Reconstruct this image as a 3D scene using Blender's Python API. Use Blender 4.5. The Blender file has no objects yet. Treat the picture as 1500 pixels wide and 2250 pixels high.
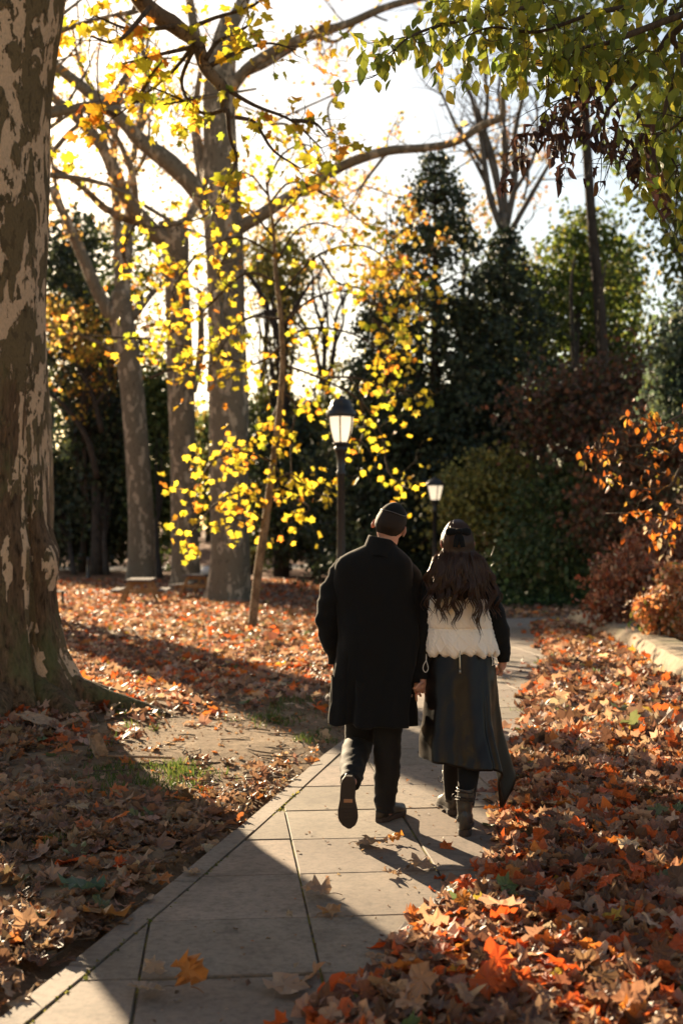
import bpy, bmesh, math, random
import numpy as np
from mathutils import Vector, Matrix, Euler

# ------------------------------------------------------------------ camera, light, exposure
SC = bpy.context.scene
COL = SC.collection
F = 2800.0          # focal length in pixels of the 1500 x 2250 photograph
HZ = 1160.0         # horizon row
CAM_H = 1.62
cam_d = bpy.data.cameras.new('camera')
cam = bpy.data.objects.new('camera', cam_d); COL.objects.link(cam)
cam.location = (0, 0, CAM_H); cam.rotation_euler = (math.radians(90), 0, 0)
cam_d.sensor_fit = 'VERTICAL'; cam_d.sensor_height = 36; cam_d.sensor_width = 24
cam_d.lens = F / 2250 * 36
cam_d.shift_y = 35 / 2250
cam_d.clip_start = 0.05; cam_d.clip_end = 1500
cam_d.dof.use_dof = True; cam_d.dof.focus_distance = 6.75; cam_d.dof.aperture_fstop = 2.3
SC.camera = cam

SUN_EL, SUN_AZ = math.radians(17.0), math.radians(-24.0)     # azimuth from +Y, negative to the left
world = bpy.data.worlds.new('World'); SC.world = world; world.use_nodes = True
wn = world.node_tree
sky = wn.nodes.new('ShaderNodeTexSky'); sky.sky_type = 'NISHITA'; sky.sun_disc = False
sky.sun_elevation = SUN_EL; sky.sun_rotation = SUN_AZ
sky.air_density = 1.0; sky.dust_density = 1.0; sky.ozone_density = 1.0
wb = wn.nodes.new('ShaderNodeMix'); wb.data_type = 'RGBA'; wb.blend_type = 'MULTIPLY'; wb.inputs[0].default_value = 1.0
wb.inputs[7].default_value = (1.0, .93, .84, 1)          # the photograph's warm white balance
wn.links.new(sky.outputs[0], wb.inputs[6]); wn.links.new(wb.outputs[2], wn.nodes['Background'].inputs[0])
wn.nodes['Background'].inputs[1].default_value = 0.05
sl = bpy.data.lights.new('sun', 'SUN'); sl.energy = 5.0; sl.angle = math.radians(0.5); sl.color = (1.0, 0.79, 0.52)
so = bpy.data.objects.new('sun', sl); COL.objects.link(so)
sun_dir = Vector((math.sin(SUN_AZ) * math.cos(SUN_EL), math.cos(SUN_AZ) * math.cos(SUN_EL), math.sin(SUN_EL)))
so.rotation_euler = (-sun_dir).to_track_quat('-Z', 'Y').to_euler()
so.location = sun_dir * 60
SC.view_settings.view_transform = 'Standard'; SC.view_settings.look = 'None'
SC.view_settings.exposure = 2.02; SC.view_settings.gamma = 1.0
SC.view_settings.use_curve_mapping = False
SC.render.engine = 'CYCLES'
SC.cycles.max_bounces = 8; SC.cycles.transparent_max_bounces = 8
SC.cycles.sample_clamp_indirect = 6.0

rng = np.random.default_rng(7)

# ------------------------------------------------------------------ coordinates
def P(px, py, Y):
    """the place at distance Y that stands at pixel (px, py) of the photograph"""
    return np.array([(px - 750) * Y / F, Y, CAM_H - (py - HZ) * Y / F])

LEFT_EDGE = np.array([(-2.0, 0.4), (-1.048, 4.447), (-.494, 7.09), (-.034, 9.45), (.55, 12), (1.3, 16), (2.1, 20), (2.6, 23.5)])
RIGHT_EDGE = np.array([(.3, 0.4), (1.0, 4.4), (1.6, 7.1), (2.0, 9.4), (2.6, 12), (3.2, 16), (3.9, 20), (4.2, 23.5)])
def left_x(y): return np.interp(y, LEFT_EDGE[:, 1], LEFT_EDGE[:, 0])
def kerb_x(y): return np.interp(y, [5, 13.2, 17.35, 24.3], [2.85, 3.42, 3.90, 4.28])
def sstep(x, a, b):
    t = np.clip((np.asarray(x, float) - a) / (b - a), 0, 1); return t * t * (3 - 2 * t)
def gz(x, y):
    x = np.asarray(x, float); y = np.asarray(y, float)
    z = np.interp(y, [-20, 12, 38, 45, 80, 400], [0, 0, -.55, -.45, -.3, -.3])
    z = z + 0.17 * sstep(x - kerb_x(y), 0.15, 0.35) * (1 - sstep(y, 24.2, 25.2)) * sstep(y, 4, 6)
    z = z + sstep(y, 35, 70) * np.clip((x - 2.0) * .25, 0, 1) * 3.4
    z = z + sstep(y, 62, 110) * 1.5
    z = z + 0.16 * np.exp(-(((x + 3.1) / 1.5) ** 2 + ((y - 11) / 1.5) ** 2))
    return z
def gp(px, py):
    """the ground point seen at pixel (px, py)"""
    lo, hi = 2.0, 140.0
    Y = lo
    while Y < hi:
        p = P(px, py, Y)
        if p[2] <= gz(p[0], p[1]): break
        Y *= 1.004
    return np.array([p[0], p[1], float(gz(p[0], p[1]))])
def to_px(x, y, z=None):
    if z is None: z = gz(x, y)
    return 750 + F * x / y, HZ + (CAM_H - z) * F / y

def sn(p, f=1.0, seed=0, oct=3):
    """smooth noise from a few random sine waves, about -1..1; p is (n,3)"""
    r = np.random.default_rng(seed); out = 0; amp = 1.0; tot = 0
    for o in range(oct):
        for k in range(3):
            d = r.normal(size=3); d /= np.linalg.norm(d)
            out = out + amp * np.sin(p @ d * f * (2 ** o) * r.uniform(.7, 1.4) * 2 + r.uniform(0, 6.28)); tot += amp * .6
        amp *= .55
    return out / tot

# ------------------------------------------------------------------ mesh building
class MB:
    def __init__(s): s.V = []; s.F = []; s.C = []; s.n = 0; s.smooth = []
    def add(s, V, faces, col=None):
        """faces: list of integer arrays, each (m, k)"""
        V = np.asarray(V, float).reshape(-1, 3)
        if isinstance(faces, np.ndarray): faces = [faces]
        for f in faces:
            f = np.asarray(f)
            if f.size: s.F.append(f + s.n)
        if col is None: col = (1, 1, 1)
        c = np.broadcast_to(np.asarray(col, float), (len(V), 3))
        s.V.append(V); s.C.append(c); s.n += len(V)
    def arrays(s): return np.concatenate(s.V), s.F, np.concatenate(s.C)
    def mesh(s, name, off=(0, 0, 0), smooth=True, tint=True):
        V, Fs, C = s.arrays(); V = V - np.asarray(off)
        me = bpy.data.meshes.new(name)
        me.vertices.add(len(V)); me.vertices.foreach_set('co', V.astype(np.float32).ravel())
        nl = sum(f.size for f in Fs); npoly = sum(len(f) for f in Fs)
        me.loops.add(nl); me.loops.foreach_set('vertex_index', np.concatenate([f.ravel() for f in Fs]).astype(np.int32))
        tot = np.concatenate([np.full(len(f), f.shape[1]) for f in Fs]); st = np.concatenate([[0], np.cumsum(tot)[:-1]])
        me.polygons.add(npoly); me.polygons.foreach_set('loop_start', st.astype(np.int32))
        me.polygons.foreach_set('use_smooth', np.full(npoly, smooth, bool))
        if tint:
            a = me.attributes.new('tint', 'FLOAT_COLOR', 'POINT')
            a.data.foreach_set('color', np.concatenate([C, np.ones((len(C), 1))], 1).astype(np.float32).ravel())
        me.update(calc_edges=True); me.validate()
        return me

def cross_faces(rows, n, closed=True):
    i = np.arange(rows - 1)[:, None]; j = np.arange(n if closed else n - 1)[None, :]
    a = i * n + j; b = i * n + (j + 1) % n; c = (i + 1) * n + (j + 1) % n; d = (i + 1) * n + j
    return np.stack([a, b, c, d], -1).reshape(-1, 4)

def loft(mb, rings, cap0=True, cap1=True, col=None):
    """rings: (rows, n, 3) array of closed loops"""
    R = np.asarray(rings, float); rows, n, _ = R.shape
    V = R.reshape(-1, 3); fs = [cross_faces(rows, n)]
    ex = []; tri = []
    if cap0:
        c = len(V) + len(ex); ex.append(R[0].mean(0)); j = np.arange(n)
        tri.append(np.stack([np.full(n, c), (j + 1) % n, j], -1))
    if cap1:
        c = len(V) + len(ex); ex.append(R[-1].mean(0)); j = np.arange(n); b = (rows - 1) * n
        tri.append(np.stack([np.full(n, c), b + j, b + (j + 1) % n], -1))
    if ex: V = np.concatenate([V, ex])
    mb.add(V, fs + tri, col)

def ring(c, a, b, n=32, e=2.0, tilt=0.0, yaw=0.0):
    """level super-ellipse loop; tilt leans it towards +x, yaw turns it about z"""
    t = np.arange(n) / n * 2 * np.pi; ct, st = np.cos(t), np.sin(t)
    x = np.sign(ct) * np.abs(ct) ** (2 / e) * a; y = np.sign(st) * np.abs(st) ** (2 / e) * b
    X = x * math.cos(yaw) - y * math.sin(yaw); Yv = x * math.sin(yaw) + y * math.cos(yaw)
    return np.stack([X, Yv, -X * math.tan(tilt)], -1) + np.asarray(c, float)

def spline(pts, per=6):
    p = np.asarray(pts, float); n = len(p)
    if n < 3:
        t = np.linspace(0, 1, per + 1)[:, None]; return p[0] * (1 - t) + p[-1] * t
    q = np.concatenate([[2 * p[0] - p[1]], p, [2 * p[-1] - p[-2]]]); out = []
    for i in range(n - 1):
        a, b, c, d = q[i:i + 4]
        for k in range(per):
            t = k / per
            out.append(.5 * ((2 * b) + (c - a) * t + (2 * a - 5 * b + 4 * c - d) * t * t + (-a + 3 * b - 3 * c + d) * t ** 3))
    out.append(p[-1]); return np.array(out)

def frames(p):
    t = np.gradient(p, axis=0); t /= np.linalg.norm(t, axis=1)[:, None] + 1e-9
    up = np.array([0, 0, 1.]) if abs(t[0][2]) < .9 else np.array([0, 1., 0])
    N = []; u = np.cross(t[0], up); u /= np.linalg.norm(u)
    for k in range(len(p)):
        u = u - t[k] * (u @ t[k]); u /= np.linalg.norm(u) + 1e-9; N.append(u)
    N = np.array(N); B = np.cross(t, N); return t, N, B

def tube(mb, pts, rad, n=8, per=5, cap=True, noise=0.0, nf=3.0, seed=0, col=None, flat=None, smooth=True):
    """round tube along pts (n,3); rad one per point"""
    rad = np.broadcast_to(np.asarray(rad, float), (len(pts),))
    p = spline(np.column_stack([pts, rad]), per) if smooth else np.column_stack([pts, rad])
    r = np.maximum(p[:, 3], 1e-4); p = p[:, :3]
    _, N, B = frames(p); a = np.arange(n) / n * 2 * np.pi
    R = p[:, None] + r[:, None, None] * (np.cos(a)[None, :, None] * N[:, None] + np.sin(a)[None, :, None] * B[:, None] * (1 if flat is None else flat))
    if noise:
        d = R - p[:, None]; R = p[:, None] + d * (1 + noise * sn(R.reshape(-1, 3), nf, seed).reshape(R.shape[0], n, 1))
    loft(mb, R, cap, cap, col); return p

def box(mb, c, s, rot=None, col=None, bev=0.0):
    c = np.asarray(c, float); h = np.asarray(s, float) / 2
    if bev <= 0:
        v = np.array([[x, y, z] for x in (-1, 1) for y in (-1, 1) for z in (-1, 1)]) * h
        f = np.array([[0, 1, 3, 2], [4, 6, 7, 5], [0, 4, 5, 1], [2, 3, 7, 6], [0, 2, 6, 4], [1, 5, 7, 3]])
        if rot is not None: v = v @ np.asarray(rot).T
        mb.add(v + c, f, col); return
    bm = bmesh.new(); bmesh.ops.create_cube(bm, size=1)
    for q in bm.verts: q.co = Vector((q.co.x * 2 * h[0], q.co.y * 2 * h[1], q.co.z * 2 * h[2]))
    bmesh.ops.bevel(bm, geom=bm.edges[:], offset=bev, segments=2, affect='EDGES', profile=.5)
    bm.verts.ensure_lookup_table(); bm.verts.index_update()
    v = np.array([q.co[:] for q in bm.verts])
    fs = {}
    for f in bm.faces: fs.setdefault(len(f.verts), []).append([q.index for q in f.verts])
    bm.free()
    if rot is not None: v = v @ np.asarray(rot).T
    mb.add(v + c, [np.array(x) for x in fs.values()], col)

def lathe(mb, c, prof, n=24, col=None):
    """prof: list of (radius, height) from the bottom up"""
    R = np.array([ring((c[0], c[1], c[2] + h), max(r, 1e-4), max(r, 1e-4), n) for r, h in prof]); loft(mb, R, True, True, col)

def rotz(a): c, s = math.cos(a), math.sin(a); return np.array([[c, -s, 0], [s, c, 0], [0, 0, 1.]])
def rotx(a): c, s = math.cos(a), math.sin(a); return np.array([[1., 0, 0], [0, c, -s], [0, s, c]])
def roty(a): c, s = math.cos(a), math.sin(a); return np.array([[c, 0, s], [0, 1., 0], [-s, 0, c]])

# ------------------------------------------------------------------ objects
def thing(name, label, cat, loc, group=None):
    o = bpy.data.objects.new(name, None); COL.objects.link(o); o.location = tuple(float(v) for v in loc)
    o.empty_display_size = .2
    o['label'] = label; o['category'] = cat
    if group: o['group'] = group
    return o
def obj(name, mb, mats, parent=None, smooth=True, label=None, cat=None, group=None, kind=None, loc=None):
    off = np.zeros(3); q = parent
    while q is not None: off += np.array(q.location); q = q.parent
    if loc is not None and parent is None: off = np.asarray(loc, float)
    me = mb if isinstance(mb, bpy.types.Mesh) else mb.mesh(name, off, smooth)
    o = bpy.data.objects.new(name, me); COL.objects.link(o)
    for m in (mats if isinstance(mats, (list, tuple)) else [mats]): me.materials.append(m)
    if parent is not None: o.parent = parent
    elif loc is not None: o.location = tuple(float(v) for v in off)
    if label: o['label'] = label
    if cat: o['category'] = cat
    if group: o['group'] = group
    if kind: o['kind'] = kind
    return o

# ------------------------------------------------------------------ materials
def new_mat(name):
    m = bpy.data.materials.new(name); m.use_nodes = True
    nt = m.node_tree; return m, nt, nt.nodes['Principled BSDF'], nt.nodes['Material Output']
def N(nt, kind, **kw):
    n = nt.nodes.new(kind)
    for k, v in kw.items():
        if k.startswith('i_'): n.inputs[k[2:].replace('_', ' ')].default_value = v
        else: setattr(n, k, v)
    return n
def coords(nt, scale=(1, 1, 1)):
    t = N(nt, 'ShaderNodeTexCoord'); m = N(nt, 'ShaderNodeMapping'); m.inputs['Scale'].default_value = scale
    nt.links.new(t.outputs['Object'], m.inputs[0]); return m.outputs[0]
def noise(nt, vec, scale, detail=4, rough=.55, dist=0.0):
    n = N(nt, 'ShaderNodeTexNoise'); n.inputs['Scale'].default_value = scale; n.inputs['Detail'].default_value = detail
    n.inputs['Roughness'].default_value = rough; n.inputs['Distortion'].default_value = dist
    nt.links.new(vec, n.inputs['Vector']); return n.outputs[0]
def ramp(nt, fac, stops, interp='LINEAR'):
    r = N(nt, 'ShaderNodeValToRGB'); e = r.color_ramp.elements; r.color_ramp.interpolation = interp
    while len(e) < len(stops): e.new(0.5)
    for k, (p, c) in enumerate(stops): e[k].position = p; e[k].color = (*c, 1) if len(c) == 3 else c
    nt.links.new(fac, r.inputs[0]); return r.outputs[0]
def mix(nt, fac, a, b, mode='MIX'):
    m = N(nt, 'ShaderNodeMix', data_type='RGBA', blend_type=mode)
    for s, v in ((0, fac), (6, a), (7, b)):
        if isinstance(v, (int, float)): m.inputs[s].default_value = v
        elif isinstance(v, tuple): m.inputs[s].default_value = (*v, 1)
        else: nt.links.new(v, m.inputs[s])
    return m.outputs[2]
def bump(nt, bs, h, strength=.5, dist=.02):
    b = N(nt, 'ShaderNodeBump'); b.inputs['Strength'].default_value = strength; b.inputs['Distance'].default_value = dist
    nt.links.new(h, b.inputs['Height']); nt.links.new(b.outputs[0], bs.inputs['Normal'])
def simple(name, col, rough=.6, spec=.4, metal=0.0, nscale=0, nstr=.3, ndist=.004, var=.0, sheen=0.0, stretch=(1, 1, 1)):
    m, nt, bs, _ = new_mat(name)
    bs.inputs['Base Color'].default_value = (*col, 1); bs.inputs['Roughness'].default_value = rough
    bs.inputs['Specular IOR Level'].default_value = spec; bs.inputs['Metallic'].default_value = metal
    if sheen: bs.inputs['Sheen Weight'].default_value = sheen; bs.inputs['Sheen Roughness'].default_value = .4
    if nscale:
        v = coords(nt, stretch); h = noise(nt, v, nscale, 5, .6)
        if nstr: bump(nt, bs, h, nstr, ndist)
        if var:
            c = ramp(nt, h, [(.3, tuple(x * (1 - var) for x in col)), (.7, tuple(min(1, x * (1 + var)) for x in col))])
            nt.links.new(c, bs.inputs['Base Color'])
    return m
def leaf_mat(name, trans=.4, rough=.5, spec=.35, tgain=1.3):
    m, nt, bs, out = new_mat(name)
    a = N(nt, 'ShaderNodeAttribute', attribute_name='tint')
    c = a.outputs['Color']
    nt.links.new(c, bs.inputs['Base Color']); bs.inputs['Roughness'].default_value = rough
    bs.inputs['Specular IOR Level'].default_value = spec
    t = N(nt, 'ShaderNodeBsdfTranslucent')
    g = mix(nt, 1.0, c, (tgain, tgain * .95, tgain * .8), 'MULTIPLY')
    nt.links.new(g, t.inputs[0])
    mx = N(nt, 'ShaderNodeMixShader'); mx.inputs[0].default_value = trans
    nt.links.new(bs.outputs[0], mx.inputs[1]); nt.links.new(t.outputs[0], mx.inputs[2]); nt.links.new(mx.outputs[0], out.inputs[0])
    return m
def bark_plane(name, light, mid, dark, seed=0, patch=(2.2, 2.2, .9), lo=.44, rough_low=None, fleck=.60):
    """flaking plane-tree bark: pale inner bark, olive plates, dark flecks"""
    m, nt, bs, _ = new_mat(name)
    v = coords(nt, patch); mp = v.node; mp.inputs['Location'].default_value = (seed * 3.1, seed * 1.7, seed)
    n1 = noise(nt, v, 1.6, 5, .55, .6); n2 = noise(nt, v, 5.5, 4, .6, .3); n3 = noise(nt, v, 26, 4, .6)
    base = ramp(nt, n1, [(0, light), (lo, light), (lo + .015, mid), (1, mid)])
    fl = ramp(nt, n2, [(0, (0, 0, 0)), (fleck, (0, 0, 0)), (fleck + .015, (1, 1, 1)), (1, (1, 1, 1))])
    c = mix(nt, fl, base, dark)
    c2 = mix(nt, .55, c, ramp(nt, n3, [(.25, (.5, .5, .5)), (.75, (1.25, 1.25, 1.25))]), 'MULTIPLY')
    h = mix(nt, .5, ramp(nt, n1, [(0, (0, 0, 0)), (lo, (0, 0, 0)), (lo + .02, (1, 1, 1))]), n3)
    if rough_low is not None:      # old rough bark towards the foot of the trunk
        zlo, zhi, rc = rough_low
        t = N(nt, 'ShaderNodeTexCoord'); sp = N(nt, 'ShaderNodeSeparateXYZ'); nt.links.new(t.outputs['Object'], sp.inputs[0])
        mr = N(nt, 'ShaderNodeMapRange'); mr.inputs[1].default_value = zhi; mr.inputs[2].default_value = zlo
        nt.links.new(sp.outputs[2], mr.inputs[0])
        vs = coords(nt, (3.2, 3.2, .55)); n4 = noise(nt, vs, 1.5, 4, .6, .8)
        ad = N(nt, 'ShaderNodeMath', operation='MULTIPLY_ADD'); ad.inputs[1].default_value = 1.7; nt.links.new(n4, ad.inputs[0]); nt.links.new(mr.outputs[0], ad.inputs[2])
        hf = N(nt, 'ShaderNodeMath', operation='MULTIPLY'); hf.inputs[1].default_value = .5; nt.links.new(ad.outputs[0], hf.inputs[0]); pl = N(nt, 'ShaderNodeAttribute', attribute_name='tint'); sb = N(nt, 'ShaderNodeMath', operation='ADD'); nt.links.new(hf.outputs[0], sb.inputs[0]); sc_ = N(nt, 'ShaderNodeMath', operation='MULTIPLY_ADD'); sc_.inputs[1].default_value = .8; sc_.inputs[2].default_value = -.8; nt.links.new(pl.outputs['Fac'], sc_.inputs[0]); nt.links.new(sc_.outputs[0], sb.inputs[1]); k = ramp(nt, sb.outputs[0], [(0, (0, 0, 0)), (.62, (0, 0, 0)), (.63, (1, 1, 1))])
        vr = coords(nt, (9, 9, 2.0)); n5 = noise(nt, vr, 3, 6, .7, .4)
        rcol = ramp(nt, n5, [(.36, tuple(x * .22 for x in rc)), (.5, tuple(x * .8 for x in rc)), (.6, rc), (.72, tuple(x * 1.9 for x in rc))]); n6 = noise(nt, coords(nt, (1, 1, .5)), 2.4, 5, .65, .5); rcol = mix(nt, ramp(nt, n6, [(.5, (0, 0, 0)), (.66, (.75, .75, .75))]), rcol, mix(nt, n5, (.07, .085, .03), (.17, .17, .075)))
        c2 = mix(nt, k, c2, rcol)
        h = mix(nt, k, h, n5)
    nt.links.new(c2, bs.inputs['Base Color']); bs.inputs['Roughness'].default_value = .85; bs.inputs['Specular IOR Level'].default_value = .15
    bump(nt, bs, h, 1.0, .05 if rough_low is not None else .03)
    return m

# ------------------------------------------------------------------ leaves
def plane_leaf(seed, fine=False, curl=.35):
    """five-lobed leaf about one unit long, foot at the origin, along +y"""
    r = np.random.default_rng(seed)
    half = [(.24, -.06), (.60, .14), (.42, .38), (.58, .70), (.25, .68)]
    half = [(x * r.uniform(.88, 1.12), y + r.uniform(-.05, .05)) for x, y in half]
    out = [(0, .06)] + half + [(0, 1.0)] + [(-x * r.uniform(.9, 1.1), y + r.uniform(-.04, .04)) for x, y in half[::-1]]
    o = np.array(out); n = len(o); c = np.array([[0, .38]])
    a, b, w = r.uniform(-.2, 1) * curl, r.uniform(-.4, 1) * curl, r.uniform(-.4, .4) * curl
    def z(p, k=1): return a * 1.6 * p[:, 0] ** 2 + b * (p[:, 1] - .38) ** 2 + w * p[:, 0] * (p[:, 1] - .3) * 2
    if not fine:
        p = np.concatenate([o, c]); V = np.column_stack([p, z(p)]); V[:n, 2] += r.normal(0, .05 * curl / .35, n)
        j = np.arange(n); Fc = [np.stack([j, (j + 1) % n, np.full(n, n)], -1)]
    else:
        # subdivide the outline with small teeth, one inner loop
        q = []
        for k in range(n):
            A, B = o[k], o[(k + 1) % n]; q.append(A); d = B - A; nr = np.array([d[1], -d[0]])
            q.append(A + d * .5 + nr * r.uniform(-.10, .10))
        q = np.array(q); m = len(q); inner = c + (q - c) * .5
        p = np.concatenate([q, inner, c]); V = np.column_stack([p, z(p)])
        V[:m, 2] += r.normal(0, .07, m) * curl / .35; V[m:2 * m, 2] += r.normal(0, .028, m)
        j = np.arange(m)
        Fc = [np.stack([j, (j + 1) % m, m + (j + 1) % m, m + j], -1), np.stack([m + j, m + (j + 1) % m, np.full(m, 2 * m)], -1)]
    return V * [.95, 1, 1], Fc
def oval_leaf(seed, fold=.25, width=.5):
    r = np.random.default_rng(seed); ys = np.array([.0, .22, .5, .78, 1.0]); ws = np.array([.02, .32, .5, .34, .01]) * width / .5 * .58
    V = []
    for y, w in zip(ys, ws):
        zc = -.25 * (y - .3) ** 2 + r.uniform(-.02, .02)
        for s in (-1, 0, 1): V.append((s * w, y, zc + abs(s) * w * fold + r.uniform(-.02, .02)))
    f = []
    for i in range(4):
        for j in range(2): a = i * 3 + j; f.append((a, a + 1, a + 4, a + 3))
    return np.array(V), [np.array(f)]
def chip_leaf(fold=.3):
    V = np.array([(0, 0, 0), (.42, .45, fold * .42), (0, 1, 0), (-.42, .45, fold * .42)])
    return V, [np.array([(0, 1, 2), (0, 2, 3)])]
def scatter(mb, T, pos, R, s, col):
    V, Fs = T; n = len(pos); k = len(V)
    if n == 0: return
    W = np.einsum('nij,kj->nki', R, V) * np.asarray(s).reshape(n, 1, 1) + pos[:, None]
    o = (np.arange(n) * k)[:, None, None]
    mb.add(W.reshape(-1, 3), [(f[None] + o).reshape(-1, f.shape[1]) for f in Fs], np.repeat(col, k, 0))
def rand_rot(n, r, tilt=None, droop=None):
    """tilt: std of the lean from level; None = any way round. droop: leaf axis mostly down"""
    az = r.uniform(0, 2 * np.pi, n)
    if tilt is not None:
        a = r.normal(0, tilt, n); b = r.normal(0, tilt, n)
    elif droop is not None:
        a = -r.normal(1.0, droop, n); b = r.normal(0, .7, n)
    else:
        a = r.uniform(-np.pi, np.pi, n); b = np.arccos(r.uniform(-1, 1, n))
    ca, sa, cb, sb, cz, sz = np.cos(a), np.sin(a), np.cos(b), np.sin(b), np.cos(az), np.sin(az)
    o, z = np.ones(n), np.zeros(n)
    Rx = np.stack([np.stack([o, z, z], -1), np.stack([z, ca, -sa], -1), np.stack([z, sa, ca], -1)], -2)
    Ry = np.stack([np.stack([cb, z, sb], -1), np.stack([z, o, z], -1), np.stack([-sb, z, cb], -1)], -2)
    Rz = np.stack([np.stack([cz, -sz, z], -1), np.stack([sz, cz, z], -1), np.stack([z, z, o], -1)], -2)
    return Rz @ Rx @ Ry
def pick(pal, n, r, jit=.25):
    """pal: list of (weight, rgb)"""
    w = np.array([p[0] for p in pal], float); c = np.array([p[1] for p in pal])
    k = r.choice(len(pal), n, p=w / w.sum())
    return np.clip(c[k] * r.uniform(1 - jit, 1 + jit, (n, 1)) * r.uniform(.92, 1.08, (n, 3)), 0, 1)
# ------------------------------------------------------------------ ground
def mat_ground():
    m, nt, bs, _ = new_mat('earth')
    v = coords(nt); n1 = noise(nt, v, .9, 5, .6); n2 = noise(nt, v, 14, 6, .65); n3 = noise(nt, v, 90, 3, .6)
    c = ramp(nt, n2, [(.25, (.10, .068, .042)), (.5, (.22, .155, .098)), (.75, (.31, .225, .147))])
    c = mix(nt, ramp(nt, n1, [(.45, (0, 0, 0)), (.65, (1, 1, 1))]), c, (.15, .10, .062))
    sp = N(nt, 'ShaderNodeSeparateXYZ'); t = N(nt, 'ShaderNodeTexCoord'); nt.links.new(t.outputs['Object'], sp.inputs[0])
    mr = N(nt, 'ShaderNodeMapRange'); mr.inputs[1].default_value = 24; mr.inputs[2].default_value = 40; nt.links.new(sp.outputs[1], mr.inputs[0])
    far = ramp(nt, n2, [(.3, (.07, .035, .02)), (.5, (.20, .09, .05)), (.7, (.30, .15, .075))])
    c = mix(nt, mr.outputs[0], c, far)
    nt.links.new(c, bs.inputs['Base Color']); bs.inputs['Roughness'].default_value = .95; bs.inputs['Specular IOR Level'].default_value = .1
    bump(nt, bs, mix(nt, .35, n2, n3), .9, .03); return m
xs = np.unique(np.concatenate([np.linspace(-220, -16, 24), np.linspace(-16, 14, 150), np.linspace(14, 220, 24)]))
ys = np.unique(np.concatenate([np.linspace(-30, 1, 8), np.linspace(1, 30, 160), np.linspace(30, 90, 60), np.linspace(90, 420, 12)]))
X, Y = np.meshgrid(xs, ys); g = gz(X, Y)
onp = sstep(X - left_x(Y), -.25, -.02) * (1 - sstep(X - np.interp(Y, RIGHT_EDGE[:, 1], RIGHT_EDGE[:, 0]), 0, .2)) * (Y < 26)
bumps = sn(np.stack([X, Y, X * 0], -1).reshape(-1, 3), .8, 5).reshape(X.shape) * .035 + sn(np.stack([X, Y, X * 0], -1).reshape(-1, 3), 3.5, 6).reshape(X.shape) * .012
Z = g - .02 + bumps * (1 - onp) * (Y < 90) + (1 - onp) * .012 - .05 * onp
gm = MB(); gm.add(np.stack([X, Y, Z], -1).reshape(-1, 3), cross_faces(len(ys), len(xs), False))
obj('ground', gm, mat_ground(), kind='structure', label='bare brown earth under the trees beside the path')

# ------------------------------------------------------------------ path of stone slabs
def mat_slab():
    m, nt, bs, _ = new_mat('slab')
    v = coords(nt); n1 = noise(nt, v, 1.3, 4, .6); n2 = noise(nt, v, 34, 6, .7); n3 = noise(nt, v, 160, 3, .6)
    a = N(nt, 'ShaderNodeAttribute', attribute_name='tint')
    c = mix(nt, 1.0, a.outputs['Color'], ramp(nt, n1, [(.3, (.80, .78, .77)), (.7, (1.12, 1.12, 1.12))]), 'MULTIPLY')
    c = mix(nt, 1.0, c, ramp(nt, n2, [(.3, (.62, .61, .60)), (.5, (1, 1, 1)), (.72, (1.25, 1.22, 1.18))]), 'MULTIPLY')
    n4 = noise(nt, v, 4.2, 5, .7, .5)
    c = mix(nt, ramp(nt, n4, [(.54, (0, 0, 0)), (.70, (.75, .75, .75))]), c, (.10, .078, .06))
    nt.links.new(c, bs.inputs['Base Color']); bs.inputs['Roughness'].default_value = .8; bs.inputs['Specular IOR Level'].default_value = .22
    bump(nt, bs, mix(nt, .5, n2, n3), .45, .006); return m
M_SLAB = mat_slab()
def mat_joint():
    m, nt, bs, _ = new_mat('joint'); v = coords(nt); n1 = noise(nt, v, 5, 4, .6); n2 = noise(nt, v, 60, 4, .7)
    c = ramp(nt, n2, [(.3, (.035, .028, .02)), (.7, (.10, .08, .055))])
    c = mix(nt, ramp(nt, n1, [(.46, (0, 0, 0)), (.54, (1, 1, 1))]), c, ramp(nt, n2, [(.3, (.09, .08, .01)), (.7, (.26, .24, .03))]))
    nt.links.new(c, bs.inputs['Base Color']); bs.inputs['Roughness'].default_value = 1; bump(nt, bs, n2, .8, .01); return m
def clip_poly(poly, p0, nrm):
    out = []; n = len(poly)
    for i in range(n):
        a, b = poly[i], poly[(i + 1) % n]; da, db = (a - p0) @ nrm, (b - p0) @ nrm
        if da >= 0: out.append(a)
        if (da >= 0) != (db >= 0): out.append(a + (b - a) * da / (da - db))
    return out
def edge_plane(E, y):
    k = int(np.clip(np.searchsorted(E[:, 1], y) - 1, 0, len(E) - 2)); d = E[k + 1] - E[k]; d = d / np.linalg.norm(d)
    return E[k], np.array([d[1], -d[0]])       # normal towards +x
ORG = np.array([-.135, 5.244]); VU = np.array([.9955, .0942]); VV = np.array([-.0942, .9955]); SU, SV = .648, .660
pm = MB(); r = np.random.default_rng(3)
def prism(mb, poly, top, depth, col, cham=.006):
    n = len(poly); poly = np.array(poly); c = poly.mean(0)
    ins = c + (poly - c) * (1 - cham / max(.05, np.mean(np.linalg.norm(poly - c, axis=1))))
    z0 = gz(poly[:, 0], poly[:, 1])
    V = np.concatenate([np.column_stack([ins, z0 + top]), np.column_stack([poly, z0 + top - cham * .8]), np.column_stack([poly, z0 + top - depth])])
    j = np.arange(n); f = [np.array([list(j)])] + [np.stack([k * n + (j + 1) % n, k * n + j, (k + 1) * n + j, (k + 1) * n + (j + 1) % n], -1) for k in (0, 1)]
    mb.add(V, f, col)
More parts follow.
